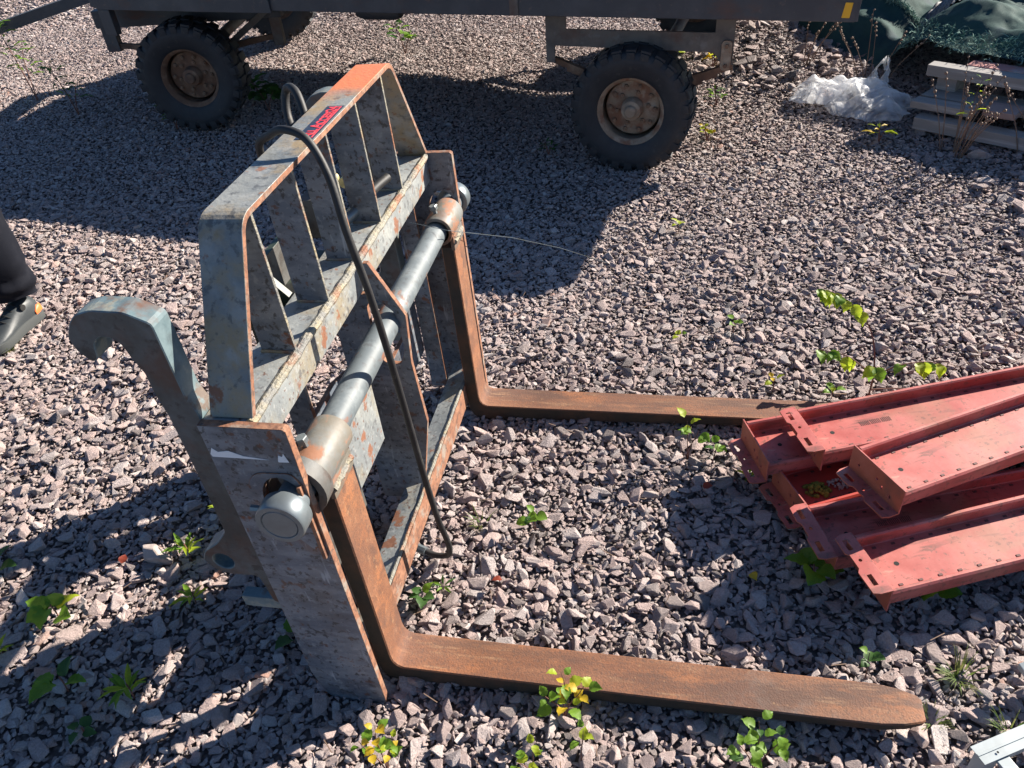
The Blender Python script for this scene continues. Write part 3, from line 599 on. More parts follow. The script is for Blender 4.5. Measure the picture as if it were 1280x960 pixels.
# ------------------------------------------------------------------ farm trailer
def tyre_mesh(lug=1., Rr=.335, W=.235, ri=.172):
    pr_ = [(ri, -.075), (ri+.006, -.088), (ri+.03, -.100), (ri+.075, -.112), (Rr-.06, -.116), (Rr-.030, -.108), (Rr-.016, -.092), (Rr-.012, -.05), (Rr-.010, 0),
           (Rr-.012, .05), (Rr-.016, .092), (Rr-.030, .108), (Rr-.06, .116), (ri+.075, .112), (ri+.03, .100), (ri+.006, .088), (ri, .075)]
    me = lathe(pr_, 64, 'y', auto=50)
    bm = bmesh.new(); bm.from_mesh(me); bpy.data.meshes.remove(me)
    n = 26
    for k in range(n):
        for s in (-1, 1):
            a = 2*math.pi*(k+(.5 if s > 0 else 0))/n
            m_ = Matrix.Rotation(-a, 4, 'Y')
            box_bm(bm, -.027, .027, min(s*.012, s*.104), max(s*.012, s*.104), Rr-.020, Rr-.008+.010*lug, .003, 0, m_ @ Matrix.Translation((0, 0, 0)) @ Matrix.Rotation(.0, 4, 'Z'))
            box_bm(bm, -.022, .022, min(s*.098, s*.114), max(s*.098, s*.114), Rr-.055, Rr-.020+.008*lug, .003, 0, m_)
    return bm_mesh(bm, auto=40)
TY = None
def wheel(T, loc, rz, outward=-1, rimm='rim'):
    """wheel axis along local y; outer face towards local -y"""
    t = new_obj('wheel_tyre', roughen(tyre_mesh(.35 if rimm == 'rimpale' else 1.), .004, 5), 'tyre', T); t.scale = (.925,)*3
    t.location = loc; t.rotation_euler = (0, 0, rz+(0 if outward < 0 else math.pi))
    rm = lathe([(.160, -.062), (.176, -.088), (.183, -.092), (.184, -.086), (.174, -.070), (.170, -.03), (.170, .06), (.180, .085), (.178, .09), (.160, .06), (.152, .02), (.150, -.012), (.145, -.018), (.05, -.022), (0, -.022)], 48, 'y')
    r = new_obj('wheel_rim', rm, rimm, t)
    h = new_obj('wheel_hub', lathe([(.062, -.02), (.060, -.05), (.052, -.075), (.034, -.080), (.032, -.098), (.026, -.104), (0, -.104)], 32, 'y'), rimm, t)
    nm = lathe([(.013, -.022), (.013, -.036), (.007, -.036), (.007, -.044), (0, -.044)], 6, 'y', auto=20)
    for rr, cnt, o in ((.088, 6, .2), (.122, 10, 0)):
        for k in range(cnt):
            a = 2*math.pi*k/cnt+o
            q = new_obj('wheel_nut', nm, rimm if rimm == 'rimpale' and rr < .1 else 'rim', t); q.location = (rr*math.cos(a), 0, rr*math.sin(a))
    return t
def trailer():
    T = thing('farm_trailer', 'dark low flatbed farm trailer on four chunky tyres standing behind the pallet fork', 'trailer', (.37, 3.0, 0), rad(-8))
    T.rotation_euler = (0, .035, rad(-8))
    P = lambda n, me, mats='chassis', par=T: new_obj(n, me, mats, par)
    zb, zt = .750, .862
    L0, L1, W0, W1 = -3.2, .955, -.005, 2.30
    for n0, nm in ((W0, 1), (W1-.07, -1)):
        prof = rounded([(0, zb), (.07, zb), (.07, zb+.012), (.012, zb+.012), (.012, zt-.012), (.07, zt-.012), (.07, zt), (0, zt)], .003, 1)
        me = extrude2d([(n0+(a if nm > 0 else .07-a), z) for a, z in prof], [], L0, L1, 'x', .0006, False)
        sr = P('side_rail', me)
        if nm > 0:
            rf = extrude2d(rounded([(.898, .768), (.931, .768), (.936, .830), (.905, .830)], .002, 1), [], -.0080, -.0055, 'y', .0005, False)
            P('reflector', rf, 'yellow', sr)
            P('rail_patch', box(-.62, -.575, -.012, -.0055, zb+.002, zt-.01, .002), 'chassis_worn', sr)
    P('end_rail', box(L1, L1+.012, W0+.002, W1-.002, zb+.002, zt-.002, .002)); P('end_rail', box(L0-.012, L0, W0+.002, W1-.002, zb+.002, zt-.002, .002))
    for k in range(8):
        u = L0+.22+k*.53; P('cross_member', box(u-.03, u+.03, W0+.072, W1-.072, zb+.03, zt-.02, .003))
    for n0 in (.62, 1.66): P('main_beam', box(L0+.02, L1-.02, n0, n0+.08, .60, zb+.028, .004))
    bw = (W1-W0-.03)/12
    for k in range(12): P('deck_board', box(L0+.01, L1-.01, W0+.015+k*bw, W0+.015+(k+1)*bw-.006, zt-.036, zt-.006, .003), 'plank')
    # rear axle group: frame legs, bar, leaf spring, shackle, axle
    for n0 in (.10, 2.20):
        f = n0 < 1
        P('axle_frame', extrude2d([(-.475, .50), (-.43, .50), (-.43, .585), (.36, .575), (.40, .52), (.45, .52), (.45, zb-.002), (.36, zb-.002), (.36, .665), (-.37, .665), (-.37, zb-.002), (-.475, zb-.002)], [], n0, n0+.012, 'y', .001, False), 'chassis_worn')
        for k in range(4):
            ln = .45-.07*k
            me = tube_mesh([(-ln, n0+.06, .50-.10*(1-(ln/.45)**2)-.013*k), (-ln*.5, n0+.06, .50-.10*(1-(ln*.5/.45)**2)-.013*k), (0, n0+.06, .40-.013*k), (ln*.5, n0+.06, .50-.10*(1-(ln*.5/.45)**2)-.013*k), (ln, n0+.06, .50-.10*(1-(ln/.45)**2)-.013*k)], .02, 4, 4)
            for v in me.vertices: pass
            P('spring_leaf', me, 'rim')
        P('spring_shackle', extrude2d(rounded([(.395, .495), (.445, .495), (.445, .635), (.395, .635)], .022, 4), [], n0-.012, n0-.002, 'y', .001), ['rimpale', 'rim'])
        for z_ in (.52, .61): P('shackle_bolt', lathe([(0, -.012), (.010, -.012), (.010, 0)], 6, 'y', (.42, n0-.012, z_)), 'rim')
    P('rear_axle', tube_mesh([(0, .2, .335), (0, 2.2, .335)], .035, 12, 1), 'chassis_worn')
    wheel(T, (-.012, .070, .309), 0, -1, 'rimpale'); wheel(T, (-.012, 2.28, .309), 0, 1)
    # things slung below the deck between the frames
    P('air_tank', lathe([(0, -1.62), (.04, -1.60), (.05, -1.56), (.05, -1.38), (.04, -1.34), (0, -1.32)], 20, 'x', (0, .25, .70)), 'chassis')
    P('tool_box', box(-.20, .25, 1.25, 1.60, .50, .70, .006), 'rim')
    # steered front axle on a turntable
    c = Vector((-2.99, 1.02)); a = rad(-17)     # rotation of the axle group
    Rm = Matrix.Translation((c.x, c.y, 0)) @ Matrix.Rotation(-a, 4, 'Z')
    def PR(nm, me, mats='chassis'):
        me.transform(Rm); return P(nm, me, mats)
    PR('front_axle', tube_mesh([(0, -.85, .42), (0, .85, .42)], .035, 12, 1), 'chassis_worn')
    PR('turntable', lathe([(.32, .62), (.40, .62), (.40, .72), (.32, .72)], 40, 'z', closed=True))
    for y in (-.78, .70):
        PR('turntable_frame', box(-.60, .55, y, y+.07, .60, .70, .004))
        PR('spring_hanger', box(.47, .53, y+.005, y+.06, .44, .605, .004), 'chassis_worn'); PR('spring_hanger', box(-.58, -.50, y+.005, y+.06, .46, .605, .004), 'chassis')
        for k in range(3): PR('spring_leaf', tube_mesh([(-.50+.08*k, y+.03, .49-.012*k), (0, y+.03, .44-.014*k), (.48-.08*k, y+.03, .49-.012*k)], .02, 4, 4), 'rim')
        PR('frame_strut', tube_mesh([(.20, y-.01, .47), (.55, y-.01, .70)], .024, 4, 1), 'chassis_worn')
    PR('turntable_frame', box(-.60, -.53, -.70, .70, .60, .70, .004)); PR('turntable_frame', box(.48, .55, -.70, .70, .60, .70, .004))
    P('front_skirt', box(-3.16, -1.98, -.018, -.006, .742, .855, .003))
    P('skirt_bracket', box(-3.16, -3.08, -.015, .03, .60, .741, .004))
    for s in (-1, 1):
        p = Rm @ Vector((0, s*.965, .355)); wheel(T, (p.x, p.y, p.z), -a, s, 'rim')
    # drawbar
    A = Rm @ Vector((-.58, -.02, .60)); 
    PR('drawbar', tube_mesh([(-.50, -.02, .74), (-1.35, -.02, .55), (-2.9, 0, .20)], .05, 4, 3))
    PR('drawbar_eye', lathe([(.03, -.02), (.065, -.02), (.065, .02), (.03, .02)], 24, 'z', (-2.98, 0, .19), closed=True), 'rim')
trailer()

# ------------------------------------------------------------------ person (only one lower leg is in the picture)
def loft(rings, cap=True, auto=60):
    bm = bmesh.new(); rr = []
    for ring in rings: rr.append([bm.verts.new(p) for p in ring])
    n = len(rr[0])
    for a, b in zip(rr, rr[1:]):
        for k in range(n): bm.faces.new((a[k], a[(k+1) % n], b[(k+1) % n], b[k]))
    if cap: bm.faces.new(rr[0][::-1]); bm.faces.new(rr[-1])
    bmesh.ops.recalc_face_normals(bm, faces=bm.faces)
    return bm_mesh(bm, auto=auto)
def person():
    g = H(-2.1, 1.4)+.012
    T = thing('person', 'person in black work trousers and grey shoes with orange heels beside the fork hook', 'person', (-1.985, 1.29, g), rad(-4))
    # local frame: faces -y (towards the camera side), z up
    chain = [((0, 0, .93), .15), ((0, .0, 1.08), .135), ((0, .01, 1.28), .16), ((0, .0, 1.44), .12), ((0, -.005, 1.50), .058), ((0, -.01, 1.55), .055)]
    def skin(name, verts, edges, radii, mats, root=0, sub=2, par=T):
        me = bpy.data.meshes.new(name); me.from_pydata(verts, edges, []); o = new_obj(name, me, mats, par)
        md = o.modifiers.new('skin', 'SKIN'); md.use_smooth_shade = True
        for i, r in enumerate(radii):
            sv = me.skin_vertices[0].data[i]; sv.radius = r if isinstance(r, tuple) else (r, r); sv.use_root = i == root
        s = o.modifiers.new('sub', 'SUBSURF'); s.levels = sub; s.render_levels = sub
        return o
    vs, ra, es = [], [], []
    def add(p, r, e=None):
        vs.append(p); ra.append(r)
        if e is not None: es.append((e, len(vs)-1))
        return len(vs)-1
    a = add((-.11, 0, .94), (.10, .10)); 
    # body (one continuous skin): torso, neck, head, arms with hands, bare under the clothes
    a = add((-.11, 0, 1.0), (.15, .11)); es.clear(); vs.pop(0); ra.pop(0); a = 0
    b_ = add((-.11, 0, 1.22), (.155, .115), a); c = add((-.11, 0, 1.40), (.14, .10), b_); d = add((-.11, -.01, 1.50), (.055, .055), c); e = add((-.11, -.02, 1.58), (.07, .08), d); f = add((-.11, -.02, 1.68), (.078, .095), e); add((-.11, -.015, 1.75), (.05, .06), f)
    for s in (-1, 1):
        q = add((-.11+s*.19, 0, 1.40), .06, c); q = add((-.11+s*.24, .02, 1.14), .046, q); q = add((-.11+s*.235, -.04, .90), .032, q); q = add((-.11+s*.23, -.07, .82), (.022, .04), q)
        for k in range(4):
            p = vs[q]; r = add((p[0], p[1]-.03+.02*k, p[2]-.06-.004*(k % 2)), .010, q); add((p[0]-s*.01, p[1]-.035+.02*k, p[2]-.10), .008, r)
        r = add((vs[q][0]-s*.02, vs[q][1]-.045, vs[q][2]-.03), .010, q); add((vs[q][0]-s*.03, vs[q][1]-.055, vs[q][2]-.06), .009, r)
    skin('body', vs, es, ra, 'skin')
    J = skin('jacket', [(-.11, 0, .88), (-.11, 0, 1.1), (-.11, 0, 1.30), (-.11, 0, 1.42), (-.11, 0, 1.49)]+[(-.11+s*x, y, z) for s in (-1, 1) for x, y, z in ((.20, 0, 1.41), (.245, .02, 1.14), (.24, -.035, .92))],
         [(0, 1), (1, 2), (2, 3), (3, 4), (3, 5), (5, 6), (6, 7), (3, 8), (8, 9), (9, 10)], [(.19, .14), (.175, .135), (.185, .135), (.16, .12), (.075, .07), .075, .062, .045, .075, .062, .045], 'jacket')
    hp = lathe([(0, .14), (.06, .135), (.10, .10), (.112, .05), (.108, 0), (.09, -.03), (.0, -.03)], 24, 'z'); roughen(hp, .008, 30); h = new_obj('hair', hp, 'hair', T); h.location = (-.11, .012, 1.66)
    for s in (-1, 1):
        e_ = bmesh.new(); bmesh.ops.create_uvsphere(e_, u_segments=10, v_segments=8, radius=.012); ey = new_obj('eye', bm_mesh(e_, smooth=True), 'black', T); ey.location = (-.11+s*.032, -.112, 1.645)
    # trousers: pelvis + two legs lofted with creases
    rings = []
    def leg(cx, hip, foot, nm):
        rings = []
        zs = [.95, .88, .80, .70, .60, .52, .46, .42, .38, .34, .31, .285, .26, .24, .22, .20, .185, .17, .155, .142, .135]
        for i, z in enumerate(zs):
            t = (.95-z)/.85; x = cx*.9+(foot[0]-cx*.9)*t+.05*math.sin(math.pi*t); y = hip+(foot[1]-hip)*t-.035*math.sin(math.pi*t)
            r = .125-.035*min(t/.6, 1)+.004*math.sin(z*40)
            if z < .30: r += .006*math.sin(z*70)-.012*(.3-z)/.2
            ring = []
            for k in range(28):
                an = 2*math.pi*k/28
                rr = r*(1+.13*noise.noise(Vector((math.cos(an)*1.7, math.sin(an)*1.7, z*9+cx*9+math.cos(an)*1.2)))*(1.5 if z < .35 else 1))
                ring.append((x+rr*math.cos(an)*.88, y+rr*math.sin(an)*1.08, z+.012*math.sin(an+z*20)*(z < .3)))
            rings.append(ring)
        return loft(rings)
    new_obj('trouser_leg', leg(.02, 0, (.0, .02), 0), 'denim', T); new_obj('trouser_leg', leg(-.26, 0, (-.32, .02), 1), 'denim', T)
    new_obj('trouser_seat', lathe([(0, -.03), (.13, .0), (.185, .05), (.19, .10), (.17, .16), (0, .16)], 28, 'z', (-.11, .01, .84)), 'denim', T)
    # shoes: length along -y
    def shoe(x, y, rz):
        S = []
        prof = [  # y, half width, sole z, top z, top half width
            (.085, .026, .02, .075, .020), (.078, .034, .012, .10, .024), (.05, .039, .010, .118, .030), (.01, .040, .010, .122, .033), (-.03, .040, .012, .108, .030), (-.07, .043, .012, .088, .030), (-.11, .049, .010, .074, .034), (-.15, .051, .010, .064, .034), (-.185, .045, .012, .054, .028), (-.205, .032, .018, .045, .018), (-.213, .016, .024, .036, .010)]
        up, so = [], []
        for (yy, hw, zb, zt, tw) in prof:
            up.append([(w_*hw if abs(z_) < .55 else w_*tw*1.15, yy, zb+.02+(zt-zb-.02)*max(z_, 0)) for w_, z_ in ((-1, 0), (-1.03, .28), (-.98, .5), (-1, .72), (-.72, .92), (0, 1), (.72, .92), (1, .72), (.98, .5), (1.03, .28), (1, 0))])
            so.append([(w_*(hw+.005), yy, z_) for w_, z_ in ((-1, zb*.35), (-1.05, zb+.01), (-1.02, zb+.026), (-.9, zb+.03), (.9, zb+.03), (1.02, zb+.026), (1.05, zb+.01), (1, zb*.35))])
        u = new_obj('shoe', loft(up, auto=70), 'shoe', T); u.location = (x, y, 0); u.rotation_euler = (0, 0, rz)
        new_obj('shoe_sole', loft(so, auto=40), 'sole', u)
        hl = [[(w_*(hw+.0035), yy, zb+.022+(zt-zb-.02)*z_*.8) for w_, z_ in ((-1, 0), (-1.04, .4), (-.95, .62), (-.6, .75), (.6, .75), (.95, .62), (1.04, .4), (1, 0))] for (yy, hw, zb, zt, tw) in [(.0905, .024, .02, .075, .02), (.083, .034, .015, .09, .02), (.062, .039, .014, .098, .02), (.040, .0405, .012, .07, .02)]]
        new_obj('heel_patch', loft(hl, auto=60), 'orange', u)
        for k in range(4):
            yk = -.01-.026*k; new_obj('shoe_lace', tube_mesh([(-.026, yk, .104-.010*k), (0, yk-.003, .118-.011*k), (.026, yk, .104-.010*k)], .003, 6, 4), 'black', u)
        new_obj('lace_dial', lathe([(0, 0), (.013, 0), (.013, .008), (0, .009)], 16, 'x', (.036, -.002, .098)), 'black', u)
        return u
    shoe(.0, -.02, rad(2)); shoe(-.34, .02, rad(-22))
person()

# ------------------------------------------------------------------ boards, tarpaulin, plastic film at the back right
def board(label, a, b_, z, w, t, mname, name='board', cat='board', tilt=0, group='grey boards beside the tarpaulin'):
    a, b_ = Vector(a), Vector(b_); L_ = (b_-a).length; an = math.atan2(b_.y-a.y, b_.x-a.x)
    me = box(0, L_, 0, w, -t, 0, .004); me.transform(Matrix.Translation((0, 0, 0)))
    for v in me.vertices: v.co.z += .004*math.sin(v.co.x*3)
    o = new_obj(name, me, mname); o.location = (a.x, a.y, z); o.rotation_euler = (tilt, 0, an); return tag(o, label, cat, group)
def db(x, y, L_, deg=-36):
    return (x, y), (x+L_*math.cos(rad(deg)), y+L_*math.sin(rad(deg)))
board('long pale board along the top edge of the board pile under the tarpaulin', *db(1.88, 3.635, 1.6), .275, .075, .055, 'plank')
board('red tinted board lying behind the long pale top board of the pile', *db(2.06, 3.60, 1.4), .278, .09, .05, 'plankred')
board('short grey board with frayed face at the lower left of the board pile', *db(1.79, 3.46, .31), .150, .085, .035, 'plank')
board('narrow grey board lying on the gravel as the lowest of the board pile', *db(1.80, 3.375, 1.5), .095, .085, .06, 'plank')
board('wide grey board in shade below the long pale top board of the pile', *db(1.86, 3.55, 1.5), .150, .17, .03, 'plank')
board('short grey board at the right image edge, right of the brown tile', *db(2.245, 3.16, .8), .150, .10, .04, 'plank')
board('brown square tile lying between two short grey boards', *db(2.075, 3.245, .15), .172, .13, .03, 'tile', 'tile', 'tile', 0, None)
for k, d_ in enumerate((.05, .85, 1.40)):
    p_ = db(1.88, 3.635, d_)[1]
    board(['grey block under the left end of the board pile', 'grey block under the middle of the board pile', 'grey block under the far right end of the board pile'][k], *db(p_[0]+.02, p_[1]+.02, .10), .219, .12, .10, 'plank', 'support_block', 'block', 0, 'blocks under the board pile')
def cloth(x0, x1, y0, y1, nx, ny, hf, mname, name, label, cat, edge=None, trans=None):
    V = []; F = []
    for j in range(ny):
        for i in range(nx):
            u, v = i/(nx-1), j/(ny-1); x = x0+(x1-x0)*u; y = y0+(y1-y0)*v
            if edge: x, y = edge(x, y, u, v)
            V.append((x, y, hf(x, y, u, v)))
    for j in range(ny-1):
        for i in range(nx-1): F.append((j*nx+i, j*nx+i+1, (j+1)*nx+i+1, (j+1)*nx+i))
    me = bpy.data.meshes.new(name); me.from_pydata(V, [], F)
    for p in me.polygons: p.use_smooth = True
    return tag(new_obj(name, me, mname), label, cat)
def ridged(p, oct=5):
    s, a, f = 0, .5, 1.
    for k in range(oct):
        s += a*(1-abs(2*noise.noise(Vector((p[0]*f, p[1]*f, p[2]+k*7))))); a *= .5; f *= 2.05
    return s
M['tarp'] = mat('dark_green_mesh_tarpaulin', (.032, .068, .064), .75, 0, [((.042, .088, .08), 9, .45, .68, .8, (1, 1, 1)), ((.02, .035, .055), 4, .5, .68, .7), ((.09, .15, .13), 120, .62, .72, .4)], (500, .5, .002))
M['tarp'].node_tree.nodes['Principled BSDF'].inputs['Specular IOR Level'].default_value = .08
M['tarpedge'] = mat('frayed_pale_green_strands', (.15, .25, .215), .8, 0, [((.10, .22, .18), 40, .5, .65, .8)])
M['tarpedge'].node_tree.nodes['Principled BSDF'].inputs['Specular IOR Level'].default_value = .1
M['sheetgrey'] = mat('grey_slatted_cover', (.16, .155, .16), .7, 0, [((.05, .05, .055), 22, .48, .56, .9, (6, .3, .3))], (50, .4, .004))
FC = catmull([(1.22, 5.05, 0), (1.42, 4.70, 0), (1.75, 4.42, 0), (2.03, 3.86, 0), (2.45, 3.33, 0), (3.2, 2.80, 0), (4.3, 2.1, 0)], 20)
def front(u):
    t = u*(len(FC)-1); i = min(int(t), len(FC)-2); return FC[i].lerp(FC[i+1], t-i)
def tarp_pt(u, v):
    p = front(u)+Vector((.50, .86, 0))*(v*2.8); x, y = p.x, p.y
    x += .05*noise.noise(Vector((u*9, v*5, 1))); y += .05*noise.noise(Vector((u*11, v*6, 5)))
    hem = .27*sstep(.34, .46, u)
    body = (.24-.14*sstep(.25, .42, u))*sstep(0, .10, v)*sstep(-.02, .10, u)+.10*sstep(.1, .5, v)*sstep(0, .2, u)
    big = .16*noise.noise(Vector((x*1.9, y*1.5, 3)))+.10*(ridged((x*1.3+y*.9, y*.8, 2), 3)-.6)
    fold = .06*math.sin((x*.9-y*.45)*9+2.5*noise.noise(Vector((x*1.2, y*1.2, 8))))*sstep(.02, .2, v)
    fine = .022*(ridged((x*6, y*6, 4), 4)-.6)
    return x, y, H(x, y)*.6+hem+body+(big+fold)*sstep(0, .12, v)+fine+.02
def tarp_mesh(u0, u1, v0, v1, nx, ny, lift, extra, mname, name, label, cat):
    V = []; F = []
    for j in range(ny):
        for i in range(nx):
            u = u0+(u1-u0)*i/(nx-1); v = v0+(v1-v0)*j/(ny-1); x, y, z = tarp_pt(u, v); V.append((x, y, z+lift+extra(i, j)))
    for j in range(ny-1):
        for i in range(nx-1): F.append((j*nx+i, j*nx+i+1, (j+1)*nx+i+1, (j+1)*nx+i))
    me = bpy.data.meshes.new(name); me.from_pydata(V, [], F)
    for p in me.polygons: p.use_smooth = True
    return tag(new_obj(name, me, mname), label, cat)
tarp_mesh(0, 1, 0, 1, 260, 150, 0, lambda i, j: 0, 'tarp', 'tarpaulin', 'dark green mesh tarpaulin heaped in folds over a pile behind the boards', 'tarpaulin')
tarp_mesh(.37, .47, .16, .55, 44, 70, .022, lambda i, j: .008*math.sin(i*1.1)+.004*math.sin(j*.9), 'sheetgrey', 'grey_cover', 'pale grey ribbed strip of cover lying over the green tarpaulin', 'cover')
def strands():
    bm = bmesh.new(); rg = random.Random(4)
    def strand(p, d, w_=.0022):
        w = Vector((rg.uniform(-1, 1), rg.uniform(-1, 1), .3)).normalized()*w_
        q = p+d*.6+Vector((0, 0, .008)); r = p+d
        a = [bm.verts.new(p-w), bm.verts.new(p+w), bm.verts.new(q+w), bm.verts.new(q-w), bm.verts.new(r)]
        bm.faces.new(a[:4]); bm.faces.new((a[3], a[2], a[4]))
    for k in range(1900):
        u = rg.uniform(.40, .93); v = rg.uniform(-.012, .05); x, y, z = tarp_pt(u, v)
        strand(Vector((x, y, z+rg.uniform(-.005, .03))), Vector((rg.uniform(-1, 1), rg.uniform(-1, .4), rg.uniform(-.5, .6))).normalized()*rg.uniform(.02, .055))
    for vv, u0, u1 in ((.16, .30, .385), (.30, .47, .9), (.52, .2, .9)):
        for k in range(700):
            u = rg.uniform(u0, u1); x, y, z = tarp_pt(u, vv+.02*math.sin(u*40)+rg.uniform(-.006, .006))
            strand(Vector((x, y, z+rg.uniform(0, .012))), Vector((rg.uniform(-1, 1), rg.uniform(-1, .4), rg.uniform(-.3, .5))).normalized()*rg.uniform(.015, .04))
    return tag(new_obj('frayed_strands', bm_mesh(bm), 'tarpedge'), 'pale frayed strands of tarpaulin hem bunched along the top board', 'strands', kind='stuff')
strands()
m = bpy.data.materials.new('clear_white_film'); m.use_nodes = True; nt = m.node_tree; b = nt.nodes['Principled BSDF']
b.inputs['Base Color'].default_value = (.92, .93, .94, 1); b.inputs['Roughness'].default_value = .38
tr = nt.nodes.new('ShaderNodeBsdfTransparent'); tl = nt.nodes.new('ShaderNodeBsdfTranslucent'); tl.inputs[0].default_value = (.85, .87, .9, 1)
m1 = nt.nodes.new('ShaderNodeMixShader'); m1.inputs[0].default_value = .5; m2 = nt.nodes.new('ShaderNodeMixShader'); 
tc = nt.nodes.new('ShaderNodeTexCoord'); nz = nt.nodes.new('ShaderNodeTexNoise'); nz.inputs['Scale'].default_value = 9; nz.inputs['Detail'].default_value = 5; nt.links.new(tc.outputs['Object'], nz.inputs[0])
mr = nt.nodes.new('ShaderNodeMapRange'); mr.inputs[1].default_value = .35; mr.inputs[2].default_value = .6; mr.inputs[3].default_value = .22; mr.inputs[4].default_value = .78; nt.links.new(nz.outputs[0], mr.inputs[0]); nt.links.new(mr.outputs[0], m2.inputs[0])
nt.links.new(b.outputs[0], m1.inputs[1]); nt.links.new(tl.outputs[0], m1.inputs[2]); nt.links.new(tr.outputs[0], m2.inputs[1]); nt.links.new(m1.outputs[0], m2.inputs[2]); nt.links.new(m2.outputs[0], nt.nodes['Material Output'].inputs[0])
M['film'] = m
def film():
    rg = random.Random(6); dirs = [(math.cos(a_), math.sin(a_), rg.uniform(2.5, 5.5), rg.uniform(0, 9), rg.uniform(.5, 1)) for a_ in [rg.uniform(0, 6.28) for _ in range(5)]]
    dirs += [(math.cos(a_), math.sin(a_), rg.uniform(9, 17), rg.uniform(0, 9), .22) for a_ in [rg.uniform(0, 6.28) for _ in range(6)]]
    T = thing('plastic_film', 'crumpled sheet of clear white plastic film lying on the gravel left of the boards', 'plastic film', (0, 0, 0))
    def crease(x, y):
        wx = x+.10*noise.noise(Vector((x*3, y*3, 1))); wy = y+.10*noise.noise(Vector((x*3, y*3, 8))); h = 0
        for dx, dy, f, ph, am in dirs: h += am*abs(((wx*dx+wy*dy)*f+ph+.5*noise.noise(Vector((x*5, y*5, ph)))) % 1-.5)
        return h/2.6
    def piece(cx, cy, L_, W_, ang, hmax, seed, nx=80, ny=60):
        V = []; F = []; ca, sa = math.cos(ang), math.sin(ang)
        for j in range(ny):
            for i in range(nx):
                u, v = i/(nx-1)*2-1, j/(ny-1)*2-1
                w = W_*(1+.30*noise.noise(Vector((u*2.3, seed, 1))))*(1-.35*abs(u)**3); l = L_*(1+.18*noise.noise(Vector((v*2.5, seed, 4)))+.05*noise.noise(Vector((v*11, seed, 4))))
                px, py = u*l+.04*noise.noise(Vector((v*3, u*2, seed))), v*w+.05*noise.noise(Vector((u*4, seed, v)))
                x, y = cx+px*ca-py*sa, cy+px*sa+py*ca
                e = max(abs(u), abs(v))
                h = hmax*(.25+.75*(1-e**3))*(.15+1.5*crease(x+seed, y))
                V.append((x, y, H(x, y)+.014+max(h, 0)))
        for j in range(ny-1):
            for i in range(nx-1): F.append((j*nx+i, j*nx+i+1, (j+1)*nx+i+1, (j+1)*nx+i))
        me = bpy.data.meshes.new('film'); me.from_pydata(V, [], F)
        return new_obj('film_fold', me, 'film', T)
    piece(1.40, 3.86, .17, .055, rad(20), .09, 1); piece(1.52, 3.84, .27, .14, rad(-12), .12, 2); piece(1.66, 3.72, .21, .21, rad(55), .10, 3)
    # the torn corner that stands up, with a hole through it
    V = []; F = []; n = 34
    for j in range(n):
        for i in range(n):
            u, v = i/(n-1), j/(n-1); w = .17*(1-.72*v)
            x = 1.70+(u-.5)*w+.05*v+.015*noise.noise(Vector((u*5, v*5, 1))); y = 3.98+.04*noise.noise(Vector((u*4, v*3, 2)))+.03*math.sin(u*9); V.append((x, y, H(x, y)+.02+.19*v*(1-.25*abs(math.sin(u*7+1)))))
    for j in range(n-1):
        for i in range(n-1):
            u, v = i/(n-1), j/(n-1)
            if ((u-.5)/.22)**2+((v-.68)/.17)**2 < 1: continue
            F.append((j*n+i, j*n+i+1, (j+1)*n+i+1, (j+1)*n+i))
    me = bpy.data.meshes.new('film'); me.from_pydata(V, [], F); new_obj('film_corner', me, 'film', T)
film()

# ------------------------------------------------------------------ galvanised frame at the lower right corner
def galv():
    a = Vector((1.262, -.052, 0)); an = math.atan2(.067, .122)
    T = thing('galvanised_rack', 'bright galvanised steel frame cut off by the lower right corner of the picture', 'metal frame', (1.262, -.052, .098), an)
    c = sheet([(0, -.018), (0, 0), (.016, 0), (.017, .002), (.021, .002), (.022, 0), (.038, 0), (.038, -.018)], .002)
    me = extrude2d([(-.036+p[0], p[1]) for p in c], [], 0, .55, 'x', .0002, False); r = new_obj('frame_rail', me, 'galv', T)
    new_obj('bolt_hole', lathe([(0, .0013), (.0025, .0013)], 12, 'z', (.04, -.026, .002)), 'black', r)
    bm = bmesh.new(); box_bm(bm, .030, .058, -.60, -.037, -.012, -.004, .001); new_obj('cross_bar', bm_mesh(bm), 'galv', T)
    bm = bmesh.new(); box_bm(bm, .40, .43, -.60, -.037, -.012, -.004, .001); new_obj('cross_bar', bm_mesh(bm), 'galv', T)
    for x in (.01, .50): new_obj('foot', box(x, x+.03, -.034, -.004, -.11, -.006, .002), 'galv', T)
galv()
o = new_obj('galvanised_strip', box(0, .32, 0, .03, 0, .02, .002), 'galv'); o.location = (1.432, .150, .05); o.rotation_euler = (0, -.15, .35)
tag(o, 'end of a bright galvanised strip at the right image edge above the galvanised frame', 'metal strip')
# ------------------------------------------------------------------ loose rocks big enough to single out
def rock(x, y, s, label, seed, mname='rock', ax=(1, .7, .5)):
    rg = random.Random(seed); me = stone_mesh(rg); 
    for v in me.vertices: v.co = Vector((v.co.x*s*ax[0], v.co.y*s*ax[1], v.co.z*s*ax[2]*1.6))
    o = new_obj('rock', me, mname); o.location = (x, y, H(x, y)+s*.28); o.rotation_euler = (.1, -.1, rg.uniform(-.3, .3)); tag(o, label, 'rock')
rock(-.79, .245, .062, 'pale flat rock in a patch of sun left of the lower fork hook eye', 3)
rock(-2.0, 1.0, .075, 'large pink rock in front of the dark grey shoe', 8)
rock(.585, .665, .030, 'pale rounded stone lit by the sun between the two tines', 12)
rock(2.05, 3.05, .06, 'white lump of stone in front of the lowest grey board', 21)

